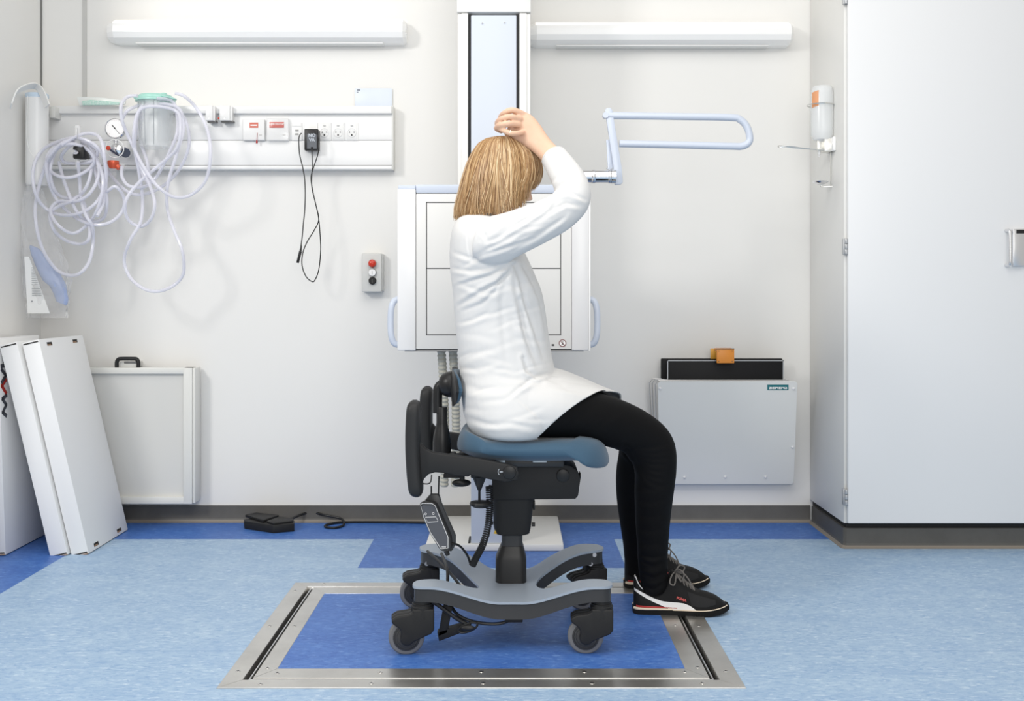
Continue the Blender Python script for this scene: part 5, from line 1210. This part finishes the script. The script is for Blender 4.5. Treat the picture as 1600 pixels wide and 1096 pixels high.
def hairmat(name, cols, seedscale=1):
    m = bpy.data.materials.new(name); m.use_nodes = True; nt = m.node_tree; p = nt.nodes['Principled BSDF']; p.inputs['Roughness'].default_value = .42; p.inputs['Specular IOR Level'].default_value = .45
    g = nt.nodes.new('ShaderNodeNewGeometry'); r = nt.nodes.new('ShaderNodeValToRGB'); r.color_ramp.elements[0].color = (*cols[0], 1); r.color_ramp.elements[1].color = (*cols[-1], 1)
    for i, c in enumerate(cols[1:-1]): e = r.color_ramp.elements.new((i + 1) / (len(cols) - 1)); e.color = (*c, 1)
    nt.links.new(g.outputs['Random Per Island'], r.inputs[0]); nt.links.new(r.outputs[0], p.inputs['Base Color']); return m
hair = part('hair', b, mat('hair_under', srgb(112, 80, 50), .6), person, label='chin length blonde hair')
rnd = random.Random(9)
b = MB()
def strand(a0, wide=1):
    yb = ylen(a0) + rnd.gauss(0, 3.4) + (rnd.random() < .1) * rnd.uniform(0, 6)
    k0 = rnd.uniform(.97, 1.035); da = rnd.gauss(0, .13); ph = rnd.uniform(0, 6); am = rnd.uniform(.002, .018); fl = rnd.gauss(0, .02); pts = []
    lump = .030 * math.sin(a0 * 13 + 1) + .020 * math.sin(a0 * 29) + .012 * math.sin(a0 * 53)
    N = 15
    ys0 = 213.6 + rnd.random() ** 2 * 3
    for j in range(N):
        t = j / (N - 1); y = ys0 + (yb - ys0) * t ** 1.3
        a = a0 + da * t * t + am * math.sin(ph + t * 5) + .05 * math.sin(a0 * 9) * t
        k = k0 + lump * t + fl * max(0, t - .8) * 5 * .5
        if t > .9: k -= .03 * (t - .9) * 10
        pts.append(hpt(a, y, k))
    r = rnd.uniform(.0008, .0017) * wide
    b.tube(pts, r, 4, taper=lambda t: .55 + .75 * t if t < .5 else .92 * (1 - (t - .5) * 1.5) + .1)
for i in range(3000):
    a0 = rnd.uniform(0, 2 * PI); strand(a0)
for i in range(46):                      # thicker locks lying on top
    a0 = rnd.uniform(0, 2 * PI); w0 = rnd.gauss(0, .02)
    for k in range(9): strand(a0 + w0 + rnd.gauss(0, .012), 1.25)
st = part('strands', b, hairmat('blonde_strands', [srgb(112, 76, 46), srgb(156, 118, 78), srgb(182, 146, 102), srgb(202, 168, 124), srgb(232, 208, 168)]), hair, angle=80)

# ---- shoes
UP = [(0, .112), (.02, .116), (.06, .098), (.11, .078), (.17, .067), (.24, .068), (.30, .082), (.35, .108), (.40, .134), (.43, .132), (.5, .110), (.57, .092), (.64, .078), (.72, .070), (.8, .064), (.88, .055), (.94, .043), (.98, .033), (1.0, .024)]
HWt = [(0, .012), (.015, .022), (.05, .030), (.12, .034), (.25, .035), (.4, .037), (.55, .043), (.68, .047), (.8, .045), (.88, .039), (.94, .030), (.98, .018), (1.0, .007)]
def shoe(X, Yc, yaw, L, near):
    M = Matrix.Translation((X, Yc, 0)) @ Matrix.Rotation(yaw, 4, 'Z'); toe = lambda t: .012 * max(0, (t - .72) / .28) ** 1.6
    zs = lambda t: .016 + toe(t)
    def sec(t, th, off=0):
        w = lerp_tab(HWt, t) + off; zt = lerp_tab(UP, t); z0 = zs(t); c, s = math.cos(th), math.sin(th)
        nar = 1 - .28 * max(0, 1 - abs(t - .2) / .3) * s
        return Vector((t * L, -w * math.copysign(abs(c) ** .75, c) * nar, z0 + (zt + off - z0) * s ** .8))
    def side(t, z, off=.0014):      # point on the near side at height z
        z0 = zs(t); zt = lerp_tab(UP, t); q = max(0, min(.985, (z - z0) / (zt - z0))); return sec(t, math.asin(q ** 1.25), off)
    b = MB(); rr = []
    for i in range(61):
        t = .5 - .5 * math.cos(PI * i / 60); ring = [b.bm.verts.new(M @ sec(t, PI * j / 28)) for j in range(29)]
        ring += [b.bm.verts.new(M @ Vector((t * L, y * lerp_tab(HWt, t), zs(t)))) for y in (.5, 0, -.5)]
        rr.append(ring)
    b.rings(rr)
    sh = part('shoe', b, mat('shoe_black', (.009, .009, .0095), .65, spec=.2, bump=(600, .2, .0006)), person, angle=60, label='black low trainer with white side stripe')
    b = MB(); rr = []
    for i in range(61):
        t = .5 - .5 * math.cos(PI * i / 60); x = -.003 + t * (L + .006); w = lerp_tab(HWt, t) + .004; z1 = zs(t) + .004; z0 = toe(t) * 1.1
        rr.append([b.bm.verts.new(M @ Vector((x, y, z))) for y, z in ((-w * .96, z0), (-w, z0 + .005), (-w * 1.0, z1 - .002), (-w * .95, z1), (w * .95, z1), (w, z1 - .002), (w, z0 + .005), (w * .96, z0))])
    b.rings(rr); so = part('sole', b, mat('sole_black', (.010, .010, .010), .75, spec=.2), sh, label='black rubber sole')
    b = MB()
    for i in range(34):
        t = .62 + .38 * (i / 33) ** .8
        for sg in (-1, 1):
            w = lerp_tab(HWt, t) + .004; p = Vector((-.003 + t * (L + .006), sg * w, toe(t) * 1.1 + .006)); b.box(tuple(p - Vector((.0017, .0022, .006))), tuple(p + Vector((.0017, .0022, .006))), .0008, 1, M)
    for k in range(7):
        yy = -.012 + .004 * k; b.box((L + .001, yy - .0013, .013), (L + .006, yy + .0013, .027), .0006, 1, M)
    part('tread', b, mat('sole_black', (1, 1, 1)), sh)
    def patch_(edges_u, edges_l, m, name, label=None, sides=(1,)):
        b = MB(); n = 44; K = 6
        for sg in sides:
            grid = []
            for i in range(n + 1):
                f = i / n; u = lerp2(edges_u, f); l = lerp2(edges_l, f); row = []
                for j in range(K + 1):
                    t = u[0] + (l[0] - u[0]) * j / K; z = u[1] + (l[1] - u[1]) * j / K; p = side(t, z); p.y *= sg; row.append(b.bm.verts.new(M @ p))
                grid.append(row)
            for i in range(n):
                for j in range(K): b._tag([b.bm.faces.new((grid[i][j], grid[i + 1][j], grid[i + 1][j + 1], grid[i][j + 1]))])
        return part(name, b, m, sh, angle=60, label=label)
    def lerp2(pts, f):
        f *= len(pts) - 1; k = min(int(f), len(pts) - 2); t = f - k; return (pts[k][0] + (pts[k + 1][0] - pts[k][0]) * t, pts[k][1] + (pts[k + 1][1] - pts[k][1]) * t)
    cv = lambda x, y: ((x / 6.667 - 50) / 145., (122 - y / 6.667) / 500.)
    cvp = lambda P_: [cv(*p) for p in P_]
    up = cvp([(336, 548), (380, 568), (430, 596), (490, 628), (550, 652), (620, 668), (700, 672), (780, 674), (840, 680), (895, 700), (945, 732), (985, 768), (1012, 800)])
    lo = cvp([(337, 574), (370, 592), (420, 624), (480, 658), (540, 684), (600, 706), (650, 726), (700, 746), (740, 768), (790, 788), (850, 800), (930, 808), (1012, 808)])
    patch_(up, lo, mat('stripe_white', (.80, .80, .79), .45), 'side_stripe', 'white curved side stripe', (1, -1))
    patch_([(.02, .030), (.2, .0285), (.45, .026)], [(.02, .0245), (.2, .0235), (.45, .0235)], mat('stripe_red', srgb(168, 42, 40), .5), 'heel_stripe', 'red line above the sole', (1, -1))
    b = MB(); K = 60
    for sg in (1, -1):
        pts = [Vector((-.003 + t * (L + .006), -sg * (lerp_tab(HWt, t) + .0035), zs(t) + .0035 + (.0015 if t < .4 else 0))) for t in [.01 + .97 * i / K for i in range(K + 1)]]
        b.tube([M @ p for p in pts], [.0042 - .0026 * min(1, i / K / .5) for i in range(K + 1)], 8)
    part('midsole', b, mat('midsole_cream', srgb(222, 206, 184), .5), sh, label='cream line along the sole')
    b = MB()
    for sg in (1, -1):
        pts = []
        for (x, y) in [(340, 400), (352, 440), (372, 490), (400, 535), (440, 572), (490, 588), (550, 580), (600, 556), (628, 530)]:
            t, z = cv(x, y); t = max(.012, t); p = side(t, min(z, lerp_tab(UP, t) * .97), .001); p.y *= sg; pts.append(M @ p)
        b.tube(catmull(pts, 3), .0017, 6)
    part('collar_piping', b, mat('stripe_white', (1, 1, 1)), sh, label='white piping round the ankle opening')
    mesh_u = [(.56, .075), (.66, .064), (.76, .056), (.86, .048)]; mesh_l = [(.60, .034), (.68, .030), (.76, .030), (.86, .036)]
    for sd in (1, -1): patch_(mesh_u, mesh_l, mat('toe_mesh', (.022, .022, .023), .8, spec=.2, bump=(1500, .3, .0005)), 'toe_panel', 'dark grey mesh panel', (sd,))
    LACE = mat('lace_grey', srgb(104, 100, 96), .8)
    b = MB()
    for k in range(6):
        t = .45 + k * .038; zt = lerp_tab(UP, t) + .003; w = .024
        pts = [Vector((t * L + .002, -w, zt - .016)), Vector((t * L, -w * .6, zt - .003)), Vector((t * L, 0, zt)), Vector((t * L, w * .6, zt - .003)), Vector((t * L + .002, w, zt - .016))]
        b.tube([M @ p for p in catmull(pts, 4)], .0028, 6)
        if k < 5:
            t2 = t + .038
            for sg in (1, -1): b.tube([M @ p for p in catmull([Vector((t * L, sg * .020, lerp_tab(UP, t) - .005)), Vector(((t + t2) / 2 * L, 0, lerp_tab(UP, (t + t2) / 2) + .005)), Vector((t2 * L, -sg * .020, lerp_tab(UP, t2) - .005))], 4)], .0024, 6)
    c = Vector((.44 * L, -.012, .130))
    for pts in ([(0, 0, 0), (.012, -.02, .012), (.024, -.030, 0), (.016, -.026, -.022), (.004, -.012, -.006)], [(0, 0, 0), (-.012, -.018, -.006), (-.02, -.03, -.026), (-.006, -.03, -.032), (.002, -.012, -.006)], [(0, 0, 0), (.02, -.02, .004), (.04, -.030, -.018), (.052, -.036, -.045)], [(0, 0, 0), (.016, .016, .016), (.032, .02, .010), (.022, .012, -.006), (.004, .002, 0)]):
        b.tube([M @ (c + Vector(p)) for p in catmull(pts, 5)], .0024, 6)
    part('laces', b, LACE, sh, label='grey laces')
    b = MB(); p = [side(t, z, .0006) for t, z in ((.40, .136), (.42, .12), (.445, .105))]; b.box(tuple(M @ Vector((.395 * L, -.022, .098))), tuple(M @ Vector((.425 * L, -.012, .128))), .004); part('tongue', b, mat('shoe_black', (1, 1, 1)), sh)
    b = MB(); q = [side(.455, .060, .002), side(.535, .054, .002), side(.535, .045, .002), side(.455, .051, .002)]
    nrm = (q[1] - q[0]).cross(q[3] - q[0]).normalized(); 
    e1 = (q[1] - q[0]).normalized(); e2 = (q[0] - q[3]).normalized(); n3 = e1.cross(e2).normalized(); e2 = n3.cross(e1)
    if n3.y > 0: pass
    MT = M @ Matrix((( e1.x, e2.x, n3.x, (q[0].x + q[2].x) / 2), (e1.y, e2.y, n3.y, (q[0].y + q[2].y) / 2 - .001), (e1.z, e2.z, n3.z, (q[0].z + q[2].z) / 2), (0, 0, 0, 1)))
    textmesh('lettering', 'PUMA', .0115, MT, mat('logo_red', srgb(206, 92, 88), .5), sh, bold=.0003)
    return sh
shoe(.381, 3.327, -.03, .290, True); shoe(.384, 3.612, .06, .284, False)
